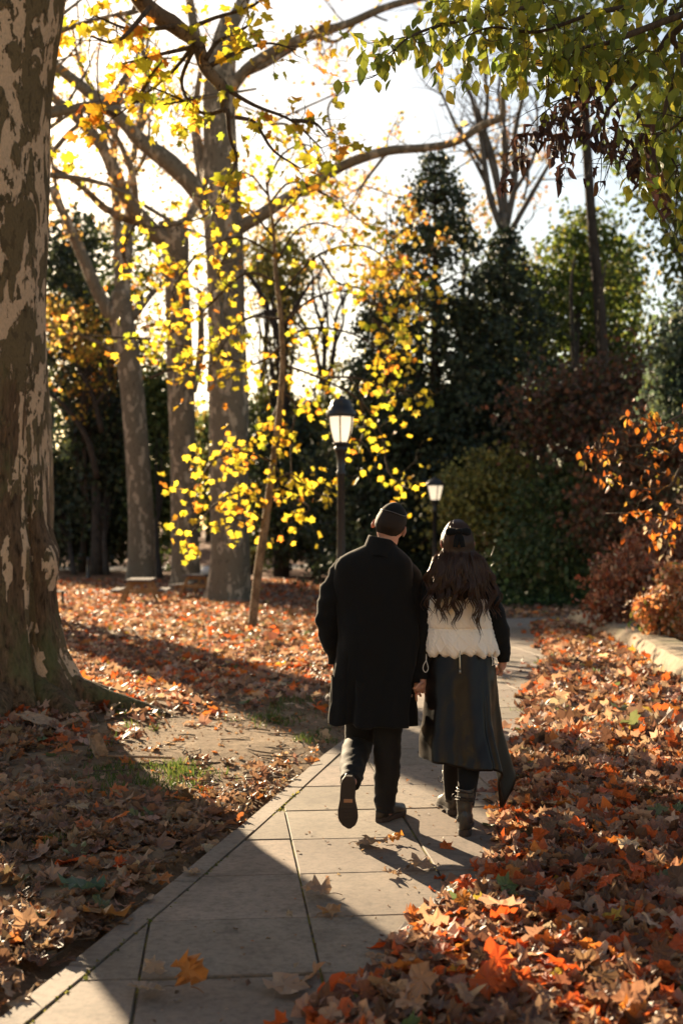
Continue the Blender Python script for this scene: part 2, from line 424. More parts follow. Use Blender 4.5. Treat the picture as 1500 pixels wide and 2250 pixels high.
for i in range(-8, 12):
    for j in range(-8, 30):
        q = [ORG + VU * SU * (i + a) + VV * SV * (j + b) for a, b in ((0, 0), (1, 0), (1, 1), (0, 1))]
        c = sum(q) / 4
        if c[1] > 25 or c[1] < .8: continue
        g = r.uniform(.003, .0055); m_ = np.array(q); cc = m_.mean(0); q = [cc + (p - cc) * (1 - 2 * g / SU) for p in m_]
        for y in (c[1] - .3, c[1] + .3):
            p0, nr = edge_plane(LEFT_EDGE, y); q = clip_poly(q, p0 + nr * .112, nr) if q else q
        if q:
            p0, nr = edge_plane(RIGHT_EDGE, c[1]); q = clip_poly(q, p0, -nr)
        if len(q) < 3: continue
        q = np.array(q)
        A = .5 * abs(np.sum(q[:, 0] * np.roll(q[:, 1], -1) - q[:, 1] * np.roll(q[:, 0], -1)))
        if A < .006: continue
        k = r.uniform(.80, 1.10); tone = np.array([.212, .168, .132]) * k * r.uniform(.97, 1.03, 3)
        prism(pm, q, .018 + r.normal(0, .0016), .035, tone)
obj('path', pm, M_SLAB, smooth=False, kind='structure', label='path of square tan stone slabs')
# kerb strip along the left side of the path
km = MB(); L = spline(LEFT_EDGE, 12); d = np.concatenate([[0], np.cumsum(np.linalg.norm(np.diff(L, axis=0), axis=1))])
def along(s): return np.array([np.interp(s, d, L[:, 0]), np.interp(s, d, L[:, 1])])
s = .3
while s < d[-1] - 1.3:
    ln = r.uniform(.85, 1.2); a, b = along(s), along(s + ln - .008); t = (b - a) / np.linalg.norm(b - a); nr = np.array([t[1], -t[0]])
    q = [a, a + nr * .1, b + nr * .1, b]; prism(km, q, .021 + r.normal(0, .002), .09, np.array([.22, .177, .142]) * r.uniform(.82, 1.05), .009); s += ln
obj('kerb', km, M_SLAB, smooth=False, kind='structure', label='narrow stone edging along the left side of the path')
jm = MB(); yy = np.linspace(.8, 24.5, 60); lx = left_x(yy) + .02; rx = np.interp(yy, RIGHT_EDGE[:, 1], RIGHT_EDGE[:, 0])
V = np.concatenate([np.column_stack([lx, yy, gz(lx, yy) + .0085]), np.column_stack([rx, yy, gz(rx, yy) + .0085])])
i = np.arange(59); jm.add(V, np.stack([i, i + 60, i + 61, i + 1], -1)); obj('path_joint', jm, mat_joint(), kind='structure', label='mossy earth in the joints of the path')
# moss tufts along the kerb joint
moss = MB(); T = chip_leaf()
ss = r.uniform(1.5, 11, 900); ss = ss[sn(np.column_stack([ss, ss * 0, ss * 0]), 1.3, 4) > -.1]
pp = np.array([along(s) for s in ss]); tt = np.array([along(s + .05) for s in ss]) - pp; tt /= np.linalg.norm(tt, axis=1)[:, None]
pp = pp + np.column_stack([tt[:, 1], -tt[:, 0]]) * (.106 + r.normal(0, .006, len(pp)))[:, None]
pos = np.column_stack([pp, gz(pp[:, 0], pp[:, 1]) + .012]); n = len(pos)
scatter(moss, T, pos, rand_rot(n, r, .9), r.uniform(.010, .024, n), pick([(3, (.12, .115, .03)), (2, (.18, .165, .05)), (2, (.06, .07, .02))], n, r))
M_LEAF_DRY = leaf_mat('dry_leaf', .36, .55, .3, 1.5)
M_LEAF = leaf_mat('green_leaf', .5, .5, .3, 1.6)
M_LEAF_GOLD = leaf_mat('golden_leaf', .62, .5, .25, 1.25)
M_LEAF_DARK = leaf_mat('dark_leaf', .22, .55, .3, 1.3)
obj('moss', moss, M_LEAF, kind='stuff', label='yellow green moss in the joint beside the kerb')
# asphalt beyond the slabs
am = MB()
def strip(mb, pts, w, dz, n=40):
    p = spline(pts, n // (len(pts) - 1)); t = np.gradient(p, axis=0); t /= np.linalg.norm(t, axis=1)[:, None]; nr = np.column_stack([t[:, 1], -t[:, 0]])
    rows = [p + nr * w * k for k in np.linspace(-.5, .5, 7)]; k = len(p)
    V = np.concatenate([np.column_stack([q, gz(q[:, 0], q[:, 1]) + dz]) for q in rows]); i = np.arange(k - 1)
    mb.add(V, np.concatenate([np.stack([a * k + i, (a + 1) * k + i, (a + 1) * k + i + 1, a * k + i + 1], -1) for a in range(6)]))
strip(am, [(2.2, 24.6), (4.2, 25.6), (7, 27.0), (12, 28.0), (20, 28)], 3.0, .024)
M_ASPH = simple('asphalt', (.20, .17, .145), .9, .2, nscale=30, nstr=.4, ndist=.01, var=.3)
obj('far_path', am, M_ASPH, kind='structure', label='far end of the path curving right behind the stone kerb')
am = MB(); strip(am, [(-9, 43), (-3.5, 40.2), (0, 39.0), (3.2, 38.6), (7, 39.5)], 2.4, .024)
obj('side_path', am, M_ASPH, kind='structure', label='grey path crossing behind the plane trees')
am = MB(); strip(am, [(-24, 63), (-12, 62), (-4, 64), (4, 66)], 5, .02)
obj('distant_path', am, M_ASPH, kind='structure', label='grey path at the far left beyond the picnic tables')

# ------------------------------------------------------------------ stone kerb of the planting bed on the right
def mat_stone():
    m, nt, bs, _ = new_mat('bed_stone'); v = coords(nt); n1 = noise(nt, v, 2.5, 5, .6); n2 = noise(nt, v, 22, 5, .7)
    c = ramp(nt, n1, [(.3, (.25, .19, .13)), (.7, (.42, .33, .23))]); c = mix(nt, .6, c, ramp(nt, n2, [(.3, (.6, .6, .6)), (.7, (1.15, 1.15, 1.15))]), 'MULTIPLY')
    n3 = noise(nt, v, 1.4, 3, .6); c = mix(nt, ramp(nt, n3, [(.55, (0, 0, 0)), (.68, (.6, .6, .6))]), c, (.12, .12, .05))
    nt.links.new(c, bs.inputs['Base Color']); bs.inputs['Roughness'].default_value = .9; bs.inputs['Specular IOR Level'].default_value = .15; bump(nt, bs, n2, .7, .015); return m
M_STONE = mat_stone()
bk = thing('stone_kerb', 'low pale stone kerb edging the shrub bed right of the leaves', 'kerb', (4.0, 18, float(gz(3.9, 18))))
y = 8.0
while y < 24.0:
    ln = min(r.uniform(1.0, 1.5), 24.35 - y); mb = MB(); a, b = y + .006, y + ln - .006; rows = []
    for t in np.linspace(0, 1, 9):
        yy = a + (b - a) * t; x0 = kerb_x(yy); z0 = float(np.interp(yy, [12, 38], [0, -.55])); e = .02 * (abs(t - .5) > .49)
        h = .30 - e; w = .50
        prof = [(0 + e, -.1), (.0 + e, .10), (.03 + e, .19), (.10, h - .015), (.19, h), (w - .03, h), (w, h - .04), (w, -.1)]
        rows.append([(x0 + px, yy, z0 + pz) for px, pz in prof])
    R = np.array(rows); R = R + sn(R.reshape(-1, 3), 2.2, 8).reshape(R.shape[0], R.shape[1], 1) * [.010, .0, .006]
    loft(mb, R[:, ::-1], True, True); obj('kerb_stone', mb, M_STONE, bk, smooth=False); y += ln

# ------------------------------------------------------------------ fallen leaves
TAN = [(4.5, (.39, .245, .17)), (4.5, (.27, .15, .10)), (4.5, (.14, .075, .05)), (2.4, (.42, .10, .03)), (.8, (.46, .17, .045)), (1.6, (.48, .34, .25)), (.12, (.40, .28, .05)), (.25, (.12, .15, .07)), (1.6, (.09, .05, .032))]
RED = [(4, (.44, .085, .022)), (2.4, (.48, .15, .035)), (2.2, (.33, .18, .12)), (2.4, (.17, .07, .045)), (1, (.46, .32, .24)), (.08, (.45, .30, .06))]
BRN = [(5, (.25, .158, .105)), (4, (.18, .108, .07)), (3, (.12, .07, .045)), (1, (.33, .235, .165)), (1, (.36, .13, .045)), (.2, (.12, .15, .07))]
FINE = [plane_leaf(k, True, .38) for k in range(10)]
MEDL = [plane_leaf(30 + k, False, .4) for k in range(8)]
CHIP = [chip_leaf(.5), chip_leaf(.1), (oval_leaf(3, .4, .55)[0] * 1.0, oval_leaf(3)[1])]
def right_border(y):   # where the leaves begin on the right half of the path
    return np.interp(y, [0, 4.2, 5.1, 5.74, 6.3, 7.09, 9.86, 13.3, 17, 24], [-.75, -.08, .30, .55, .78, .86, 1.36, 2.02, 2.75, 3.6])
def litter(name, label, n, yr, xr, dens, temps, size, seed, tilt=.38, pile=.05, mats=None, pal=None):
    r = np.random.default_rng(seed); mb = MB(); got = []
    k = 0
    while k < n:
        m = n * 2; x = r.uniform(*xr, m); y = yr[0] + (yr[1] - yr[0]) * r.uniform(0, 1, m)
        d = dens(x, y); keep = r.uniform(0, 1, m) < d; got.append(np.column_stack([x[keep], y[keep]])); k += keep.sum()
        if keep.mean() < .002: break
    p = np.concatenate(got)[:n]; n = len(p)
    h = gz(p[:, 0], p[:, 1]); dd = dens(p[:, 0], p[:, 1])
    lo = sn(np.column_stack([p, p[:, :1] * 0]), .55, seed + 1)
    z = h + .012 + np.abs(r.normal(0, pile, n)) * dd * .8 + (np.clip(lo, 0, 1) * .04 + .012) * dd
    pos = np.column_stack([p, z]); R = rand_rot(n, r, tilt)
    c1 = pick(pal or TAN, n, r, .3); c2 = pick(RED, n, r, .3)
    red = r.uniform(0, 1, n) < np.clip(.02 + .29 * sn(np.column_stack([p, p[:, :1] * 0]), .75, seed + 9), .03, .75) * (1 if pal is None else .35)
    col = np.where(red[:, None], c2, c1)
    sz = r.uniform(*size, n) * np.where(r.uniform(0, 1, n) < .12, 1.3, 1); which = r.integers(0, len(temps), n)
    V0 = -.35
    for t in range(len(temps)):
        w = which == t; T = (temps[t][0] - [0, .38, 0], temps[t][1]); scatter(mb, T, pos[w], R[w], sz[w], col[w])
    return obj(name, mb, mats or M_LEAF_DRY, smooth=False, kind='stuff', label=label)
def d_right(x, y):
    b = right_border(y); d = sstep(x - b, -.12, .28) * .985 + .015 * sstep(x - b, -.5, -.1)
    return d * (x < kerb_x(y) + .0)
def px_of(x, y): return to_px(x, y)
def d_left(x, y):
    px, py = px_of(x, y); d = np.ones_like(x) * .9
    # bare trodden earth beside the path and along the trunk's shade
    def hole(cx, cy, sx, sy, k): return 1 - k * np.exp(-(((px - cx) / sx) ** 2 + ((py - cy) / sy) ** 2) ** 1.5)
    d = d * hole(470, 1625, 350, 115, .98) * hole(660, 1600, 190, 80, .95) * hole(150, 1690, 210, 60, .85) * hole(330, 1715, 170, 55, .9) * hole(20, 1980, 90, 40, .6) * hole(60, 1880, 110, 45, .5) * hole(560, 1690, 70, 40, .55)
    d = d * (.45 + .55 * sstep(sn(np.column_stack([x, y, x * 0]), 1.6, 77), -.5, .25))
    d = d * (1 - sstep(x - left_x(y), -.16, .03)) 
    d = d * (np.hypot(x + 3.1, (y - 11)) > .8)
    return np.clip(d, 0, 1)
litter('fallen_leaves', 'thick drift of tan and orange plane leaves right of the path', 15000, (3.4, 9.5), (-1.2, 3.2), d_right, FINE, (.060, .115), 11, .52, .05)
litter('fallen_leaves', 'brown and orange leaves between the far path and the stone kerb', 11500, (9.0, 24.5), (.8, 4.4), d_right, MEDL, (.085, .145), 12, .55, .05)
litter('fallen_leaves', 'dry brown leaves on the earth left of the path', 3900, (3.6, 9.6), (-3.2, 0.2), d_left, FINE, (.065, .12), 13, .36, .03, pal=BRN)
litter('fallen_leaves', 'orange and tan leaf carpet under the plane trees', 13000, (9.3, 19), (-6.5, 1.4), d_left, MEDL, (.075, .13), 14, .45, .03)
litter('fallen_leaves', 'distant leaf carpet around the picnic tables', 26000, (18.5, 50), (-17, 2.6), lambda x, y: (x < left_x(np.minimum(y, 23.5)) - .05) * .9, CHIP, (.11, .17), 15, .5, .03)
litter('fallen_leaves', 'brown leaves on the ground before the ivy bank', 6000, (26.5, 42), (1.5, 14), lambda x, y: (y - 26.9 > (x - 4) * .2) * .9, CHIP, (.12, .18), 16, .45, .04, pal=BRN)
litter('fallen_leaves', 'leaves strewn in the shrub bed behind the stone kerb', 2500, (9, 24), (3.6, 9), lambda x, y: (x > kerb_x(y) + .45) * .9, MEDL, (.08, .13), 17, .4, .03)
# crumbs of leaf on the slabs
mb = MB(); n = 700; y = r.uniform(3.7, 15, n); x = left_x(y) + r.uniform(.05, 1.0, n) ** .5 * (right_border(y) - left_x(y) + .2)
scatter(mb, chip_leaf(.5), np.column_stack([x, y, gz(x, y) + .021]), rand_rot(n, r, .4), r.uniform(.008, .03, n), pick(BRN, n, r))
n = 5200; y = r.uniform(3.8, 16, n); x = left_x(y) - .04 - np.abs(r.normal(0, 1.1, n))
scatter(mb, chip_leaf(.5), np.column_stack([x, y, gz(x, y) + .012]), rand_rot(n, r, .5), r.uniform(.012, .045, n), pick(BRN, n, r))
obj('leaf_litter', mb, M_LEAF_DRY, smooth=False, kind='stuff', label='crumbs of dry leaf scattered over slabs and earth')
# twigs
mb = MB()
for k in range(170):
    y = r.uniform(4.2, 13); x = left_x(y) - .05 - abs(r.normal(0, 1.2)); a = r.uniform(0, 6.28); l = r.uniform(.06, .3)
    q = np.array([[x, y], [x + math.cos(a) * l * .5, y + math.sin(a) * l * .5], [x + math.cos(a + .3) * l, y + math.sin(a + .3) * l]])
    tube(mb, np.column_stack([q, gz(q[:, 0], q[:, 1]) + .02 + r.uniform(0, .02, 3)]), r.uniform(.002, .006), 5, 3)
obj('twig_litter', mb, simple('twig', (.10, .07, .05), .9, .2), kind='stuff', label='thin twigs scattered on the bare earth')
# grass
mb = MB()
BL = (np.array([(-.06, 0, 0), (.06, 0, 0), (.04, .15, .55), (-.04, .15, .55), (0, .4, 1.0)]), [np.array([(0, 1, 2, 3)]), np.array([(3, 2, 4)])])
for px, py, sx, sy, n in [(600, 1580, 45, 16, 420), (395, 1690, 20, 12, 200), (250, 1715, 70, 28, 520), (390, 1715, 55, 24, 500), (125, 1857, 22, 10, 260), (640, 1545, 60, 12, 260), (690, 1630, 40, 14, 220), (25, 1760, 50, 20, 200), (150, 1660, 60, 20, 100), (450, 1380, 160, 20, 800), (640, 1350, 110, 20, 800), (180, 1285, 110, 14, 900), (520, 1330, 60, 10, 500), (450, 1325, 30, 8, 300), (1210, 1560, 60, 40, 60), (260, 1590, 120, 40, 130)]:
    q = np.array([gp(px + r.normal(0, sx * .7), py + r.normal(0, sy * .7)) for _ in range(n // 12 + 1)])
    q = np.repeat(q, 12, 0)[:n]; q[:, :2] += r.normal(0, .035, (n, 2)) * max(1, q[:, 1].mean() / 12); q[:, 2] = gz(q[:, 0], q[:, 1]) - .005
    q = q[q[:, 0] < left_x(q[:, 1]) - .03] if px < 800 else q; n = len(q)
    scatter(mb, BL, q, rand_rot(n, r, .35), r.uniform(.03, .075, n) * (1 + (py < 1400) * .6), pick([(3, (.06, .095, .022)), (1, (.12, .13, .035)), (1, (.04, .065, .015))], n, r))
obj('grass', mb, M_LEAF, smooth=False, kind='stuff', label='sparse tufts of green grass on the earth')
# ------------------------------------------------------------------ trees
def limb(mb, pix, Y, r0, r1, n=10, per=6, noise_=.06, seed=0, sag=None):
    """limb drawn through pixels at distance Y (number or list); radii in pixels"""
    Ys = np.broadcast_to(np.asarray(Y, float), (len(pix),))
    pts = np.array([P(a, b, yy) for (a, b), yy in zip(pix, Ys)]); rr = np.linspace(r0, r1, len(pix)) * Ys / F if np.isscalar(r0) else np.asarray(r0) * Ys / F
    return tube(mb, pts, rr, n, per, True, noise_, 2.0, seed)
def twigs(mb, path, n, ln, rad, r, up=.2, sub=2, ends=None):
    """thin side shoots off a limb; returns points along them"""
    out = []
    for k in range(n):
        i = r.integers(len(path) // 4, len(path)); a = path[i]; t = path[min(i + 1, len(path) - 1)] - path[max(i - 1, 0)]; t = t / (np.linalg.norm(t) + 1e-9)
        d = r.normal(size=3) + t * .9 + [0, 0, up]; d /= np.linalg.norm(d); l = ln * r.uniform(.5, 1.2)
        q = [a]
        for s_ in range(3):
            d = d + r.normal(0, .25, 3); d /= np.linalg.norm(d); q.append(q[-1] + d * l / 3)
        p = tube(mb, q, np.linspace(rad, rad * .25, 4), 5, 3); out.append(p)
        if sub: out += twigs(mb, p, sub, ln * .55, rad * .5, r, up, 0)
    return out
def leaf_points(paths, per_m, spread, r, tail=.0):
    o = []
    for p in paths:
        l = np.linalg.norm(np.diff(p, axis=0), axis=1).sum(); n = max(1, r.poisson(l * per_m))
        t = (tail + (1 - tail) * r.uniform(0, 1, n)) * (len(p) - 1); i = np.minimum(t.astype(int), len(p) - 2); f = (t - i)[:, None]
        o.append(p[i] * (1 - f) + p[i + 1] * f + r.normal(0, spread, (n, 3)))
    return np.concatenate(o) if o else np.zeros((0, 3))
def leaves(mb, temps, pos, size, pal, r, droop=None, jit=.25, tilt=None):
    n = len(pos); w = r.integers(0, len(temps), n); R = rand_rot(n, r, tilt, droop); s = r.uniform(*size, n); c = pick(pal, n, r, jit)
    for k, T in enumerate(temps): m = w == k; scatter(mb, T, pos[m], R[m], s[m], c[m])
def blobs_pts(blobs, n, clump, r, per=26):
    """points in leaf clumps spread through ellipsoids (px, py, rx, ry, Y[, depth])"""
    vol = np.array([b[2] * b[3] for b in blobs], float); k = max(8, n // per); which = r.choice(len(blobs), k, p=vol / vol.sum()); cen = np.zeros((k, 3))
    d = r.normal(size=(k, 3)); d /= np.linalg.norm(d, axis=1)[:, None]; rad = r.uniform(0, 1, k) ** .45 * r.uniform(.85, 1.12, k)
    for i, b in enumerate(blobs):
        m = which == i; Y = b[4]; c = P(b[0], b[1], Y); rx, rz = b[2] * Y / F, b[3] * Y / F; ry = b[5] if len(b) > 5 else rx
        cen[m] = c + d[m] * rad[m][:, None] * [rx, ry, rz]
    i = r.integers(0, k, n); sc = r.uniform(.5, 1.3, k) * clump
    p = cen[i] + r.normal(0, 1, (n, 3)) * sc[i][:, None] * [1, 1, .6]
    return p, cen
def tree_root(name, label, px, py, cat='tree', group=None, base=None):
    b = gp(px, py) if base is None else np.asarray(base, float); return thing(name, label, cat, b, group), b
def bark(name, c, scale=9): return simple(name, c, .9, .15, nscale=scale, nstr=.8, ndist=.03, var=.45, stretch=(1, 1, .35))
B_DARK = bark('dark_bark', (.055, .042, .033)); B_GREY = bark('grey_bark', (.13, .105, .085)); B_TWIG = bark('twig_bark', (.085, .06, .042), 25)
B_PLANE = bark_plane('plane_bark', (.52, .40, .28), (.225, .175, .12), (.115, .09, .062), 1, (2.6, 2.6, 1.0), .43)
B_PLANE_NEAR = bark_plane('flaking_bark', (.66, .46, .30), (.175, .125, .065), (.12, .085, .045), 2.3, (3.0, 3.0, 1.3), .50, rough_low=(.2, 3.6, (.17, .105, .06)), fleck=.57)
MAPLE = [plane_leaf(60 + k, False, .4) for k in range(6)]
OVAL = [oval_leaf(70 + k, .2, .5) for k in range(5)]
CHP = [chip_leaf(.35), chip_leaf(.1)]
GOLD = [(4, (.58, .44, .04)), (4, (.40, .38, .035)), (2, (.62, .36, .03)), (1.3, (.55, .22, .03)), (1.2, (.24, .28, .03)), (1, (.70, .58, .09))]

# --- the great plane tree on the left, with a limb that comes back down into the picture
def left_plane():
    Yt = 11.0; root, b = tree_root('plane_tree', 'massive plane tree with flaking patchy bark at the left edge', 0, 0, base=(-3.1, 11.0, float(gz(-3.1, 11.0)) - .05))
    tr = MB(); edge = [(-60, 150), (0, 141), (60, 131), (130, 117), (200, 107), (500, 102), (800, 105), (1000, 98), (1150, 103), (1215, 124), (1290, 121), (1350, 128), (1430, 150), (1500, 190), (1560, 242), (1600, 290), (1640, 330)]
    n = 260; th = np.arange(n) / n * 2 * np.pi; rows = []
    zs = np.concatenate([np.linspace(-.2, 2.2, 110), np.linspace(2.23, 10, 120)])
    ey = np.array([e[1] for e in edge][::-1], float) if False else None
    ez = np.array([CAM_H - (y - HZ) * Yt / F for _, y in [(a, c) for a, c in [(e[0], e[0]) for e in edge]]])
    ex = np.array([(x - 750) * Yt / F for _, x in edge]); o = np.argsort(ez); ez, ex = ez[o], ex[o]
    for z in zs:
        xr = np.interp(z, ez, ex) if z < ez[-1] else ex[-1]
        cx = -3.12 + .02 * (z - 2); rad = xr - cx
        base = .60 + .0 * z; fl = math.exp(-max(z, 0) / .38)
        lob = 1 + fl * (.55 * np.clip(np.cos(th - .0), 0, 1) ** 3 + .75 * np.clip(np.cos(th + 1.35), 0, 1) ** 4 + .6 * np.clip(np.cos(th - 2.0), 0, 1) ** 4 + .6 * np.clip(np.cos(th + 2.6), 0, 1) ** 4)
        w = np.clip(np.cos(th), 0, 1) ** 2 * (1 - .0)
        rr = base * lob; sc = rad / rr[0]; rr = rr * (1 + (sc - 1) * w)
        # the deep fold where two stems have grown together, facing the camera
        fold = np.exp(-((((th - np.interp(z, [0, .5, 1.2], [5.60, 5.74, 5.80])) + np.pi) % (2 * np.pi) - np.pi) / .085) ** 2) * .11 * float(1 - sstep(z, 1.3, 2.1))
        rr = rr - fold * (1 + .8 * fl); rr = rr + .05 * np.exp(-((th - 6.1) / .2) ** 2) * math.exp(-((z - 1.30) / .16) ** 2)
        rows.append(np.column_stack([cx + rr * np.cos(th), 11.0 + rr * np.sin(th), np.full(n, z)]))
    R = np.array(rows); c = np.array([[(-3.12), 11.0, 0]]); d = R.copy(); d[..., 2] = 0; d[..., :2] -= [-3.12, 11.0]; d /= np.linalg.norm(d, axis=2, keepdims=True)
    R = R + d * (sn(R.reshape(-1, 3) * [1, 1, .5], 2.4, 21).reshape(R.shape[0], n, 1) * .022)
    R = R + d * (sn(R.reshape(-1, 3) * [1, 1, .28], 11, 22).reshape(R.shape[0], n, 1) * .012 * (1 - sstep(R[..., 2:], 1.8, 3.2)))
    # strips where the old bark has come away
    px, py = to_px(R[..., 0], R[..., 1], R[..., 2]); wob = sn(R.reshape(-1, 3), 7, 23).reshape(px.shape) * 7; px = px + wob; front = R[..., 1] < 11.1
    A = np.abs(px - np.interp(py, [1100, 1290, 1400, 1500, 1560, 1590], [48, 60, 74, 96, 116, 122])) < np.interp(py, [1100, 1200, 1400, 1500, 1590], [2, 9, 10, 16, 18])
    B = (px > np.interp(py, [1370, 1450, 1500, 1560], [124, 128, 150, 215])) & (py > 1375); C = ((px - 117) / 15) ** 2 + ((py - 1250) / 50) ** 2 < 1
    D_ = np.abs(px - 12) < np.interp(py, [1180, 1250, 1330], [3, 12, 2]) * ((py > 1180) & (py < 1330))
    mask = (A | B | C | D_) & front; col = np.repeat((1 - mask.astype(float)).reshape(-1, 1), 3, 1)
    loft(tr, R, False, False); tr.C[-1] = col
    obj('trunk', tr, B_PLANE_NEAR, root)
    for k, (a, l, w) in enumerate([(-.25, 1.5, .17), (-.75, 1.25, .15), (-1.25, 1.6, .16), (-1.75, 1.2, .15), (-2.3, 1.4, .15), (.5, 1.3, .14)]):
        rt = MB(); q = []
        for t in np.linspace(0, 1, 7): aa = a + .18 * math.sin(t * 3 + k); x, y = -3.12 + (.55 + l * t) * math.cos(aa), 11 + (.55 + l * t) * math.sin(aa); q.append((x, y, float(gz(x, y)) + .20 * (1 - t) ** 2 - .03 - .07 * t))
        tube(rt, q, np.linspace(w, .035, 7), 12, 5, noise=.12, nf=5, seed=k, col=(1, 1, 1)); obj('root', rt, B_PLANE_NEAR, root)
    br = MB()
    tube(br, [(-2.95, 11, 9.2), (-2.6, 11.2, 11.2), (-2.2, 11.6, 13.5), (-2.0, 11.9, 16)], [.5, .38, .26, .1], 16, 5, noise=.05)
    tube(br, [(-3.3, 11, 9.0), (-4.2, 10.6, 11), (-5.4, 10, 13), (-6, 9.5, 15)], [.45, .3, .2, .06], 14, 5, noise=.05)
    main = [(-2.95, 11, 8.6), (-2.55, 11.5, 8.2), (-2.15, 11.8, 7.2), P(310, 0, 12), P(385, 58, 12), P(432, 95, 12), P(452, 150, 12), P(488, 190, 12), P(495, 240, 12), P(512, 258, 12)]
    tube(br, main, [.13, .11, .10, .088, .08, .07, .062, .056, .036, .02], 10, 6, noise=.14, nf=5)
    obj('branch', br, bark_plane('limb_bark', (.24, .17, .11), (.15, .105, .07), (.07, .05, .035), 4, (5, 5, 3), .5), root)
    lines = [([(430, 92), (385, 150), (310, 215), (255, 255)], 12), ([(452, 150), (520, 115), (590, 95), (650, 110)], 12.1), ([(488, 190), (560, 232), (640, 265), (705, 325)], 12.2), ([(500, 240), (505, 300), (520, 350), (500, 400)], 12), ([(385, 58), (290, 65), (210, 35)], 11.8), ([(400, 70), (470, 40), (560, 10), (600, -40)], 12.2), ([(432, 95), (400, 170), (410, 215), (425, 218), (360, 230)], 12), ([(330, 15), (260, 90), (200, 80)], 11.7), ([(495, 240), (450, 250), (400, 220), (330, 190)], 12.1), ([(452, 130), (480, 90), (540, 60), (560, 30)], 11.9), ([(520, 258), (560, 270), (600, 330), (660, 370)], 12.3), ([(310, 0), (300, -60), (240, -90)], 11.8), ([(255, 255), (235, 245), (210, 260)], 12), ([(640, 265), (690, 270), (720, 300)], 12.2), ([(440, 100), (350, 120), (270, 140)], 12), ([(300, 225), (330, 170), (360, 130)], 12)]
    tw = MB(); paths = []
    r = np.random.default_rng(41)
    for pts, Y in lines:
        p = limb(tw, pts, Y + r.normal(0, .15, len(pts)), 5.5, 1.8, 6, 5, .1); paths.append(p); paths += twigs(tw, p, 5, .45, .006, r, -.2, 2)
    obj('twig', tw, B_TWIG, root)
    # unseen high crown above the picture, added to dim skylight on the path
    cr = MB(); hi = []; rc = np.random.default_rng(44)
    for k in range(15):
        a = rc.uniform(0, 6.28); d = rc.uniform(2.5, 8.5); e = np.array([-2.2 + d * math.cos(a) * 1.1, 8.5 + d * math.sin(a) * .85, 0]); e[1] = min(e[1], 13.5); e[2] = max(9.3 + rc.uniform(0, 5), 4.2 + e[1] * .42)
        st_ = np.array([-2.7, 11.3, rc.uniform(8.5, 13)]); q = tube(cr, [st_, st_ * .6 + e * .4 + [0, 0, .8], e], [.16, .09, .03], 7, 5, noise=.06); hi.append(q[3:]); hi += twigs(cr, q[3:], 7, 2.2, .03, rc, .1, 3)
    obj('bough', cr, B_GREY, root); cl = MB(); pc = leaf_points(hi, 10, .3, rc); pc = pc[pc[:, 2] > 2.4 + pc[:, 1] * .44]; leaves(cl, MAPLE[:3], pc, (.13, .22), GOLD, rc, droop=.7); obj('crown', cl, M_LEAF_GOLD, root, smooth=False)
    lf = MB(); pos = leaf_points(paths, 4.6, .07, r)
    leaves(lf, MAPLE, pos, (.07, .135), GOLD, r, droop=.55)
    obj('foliage', lf, M_LEAF_GOLD, root, smooth=False)
left_plane()

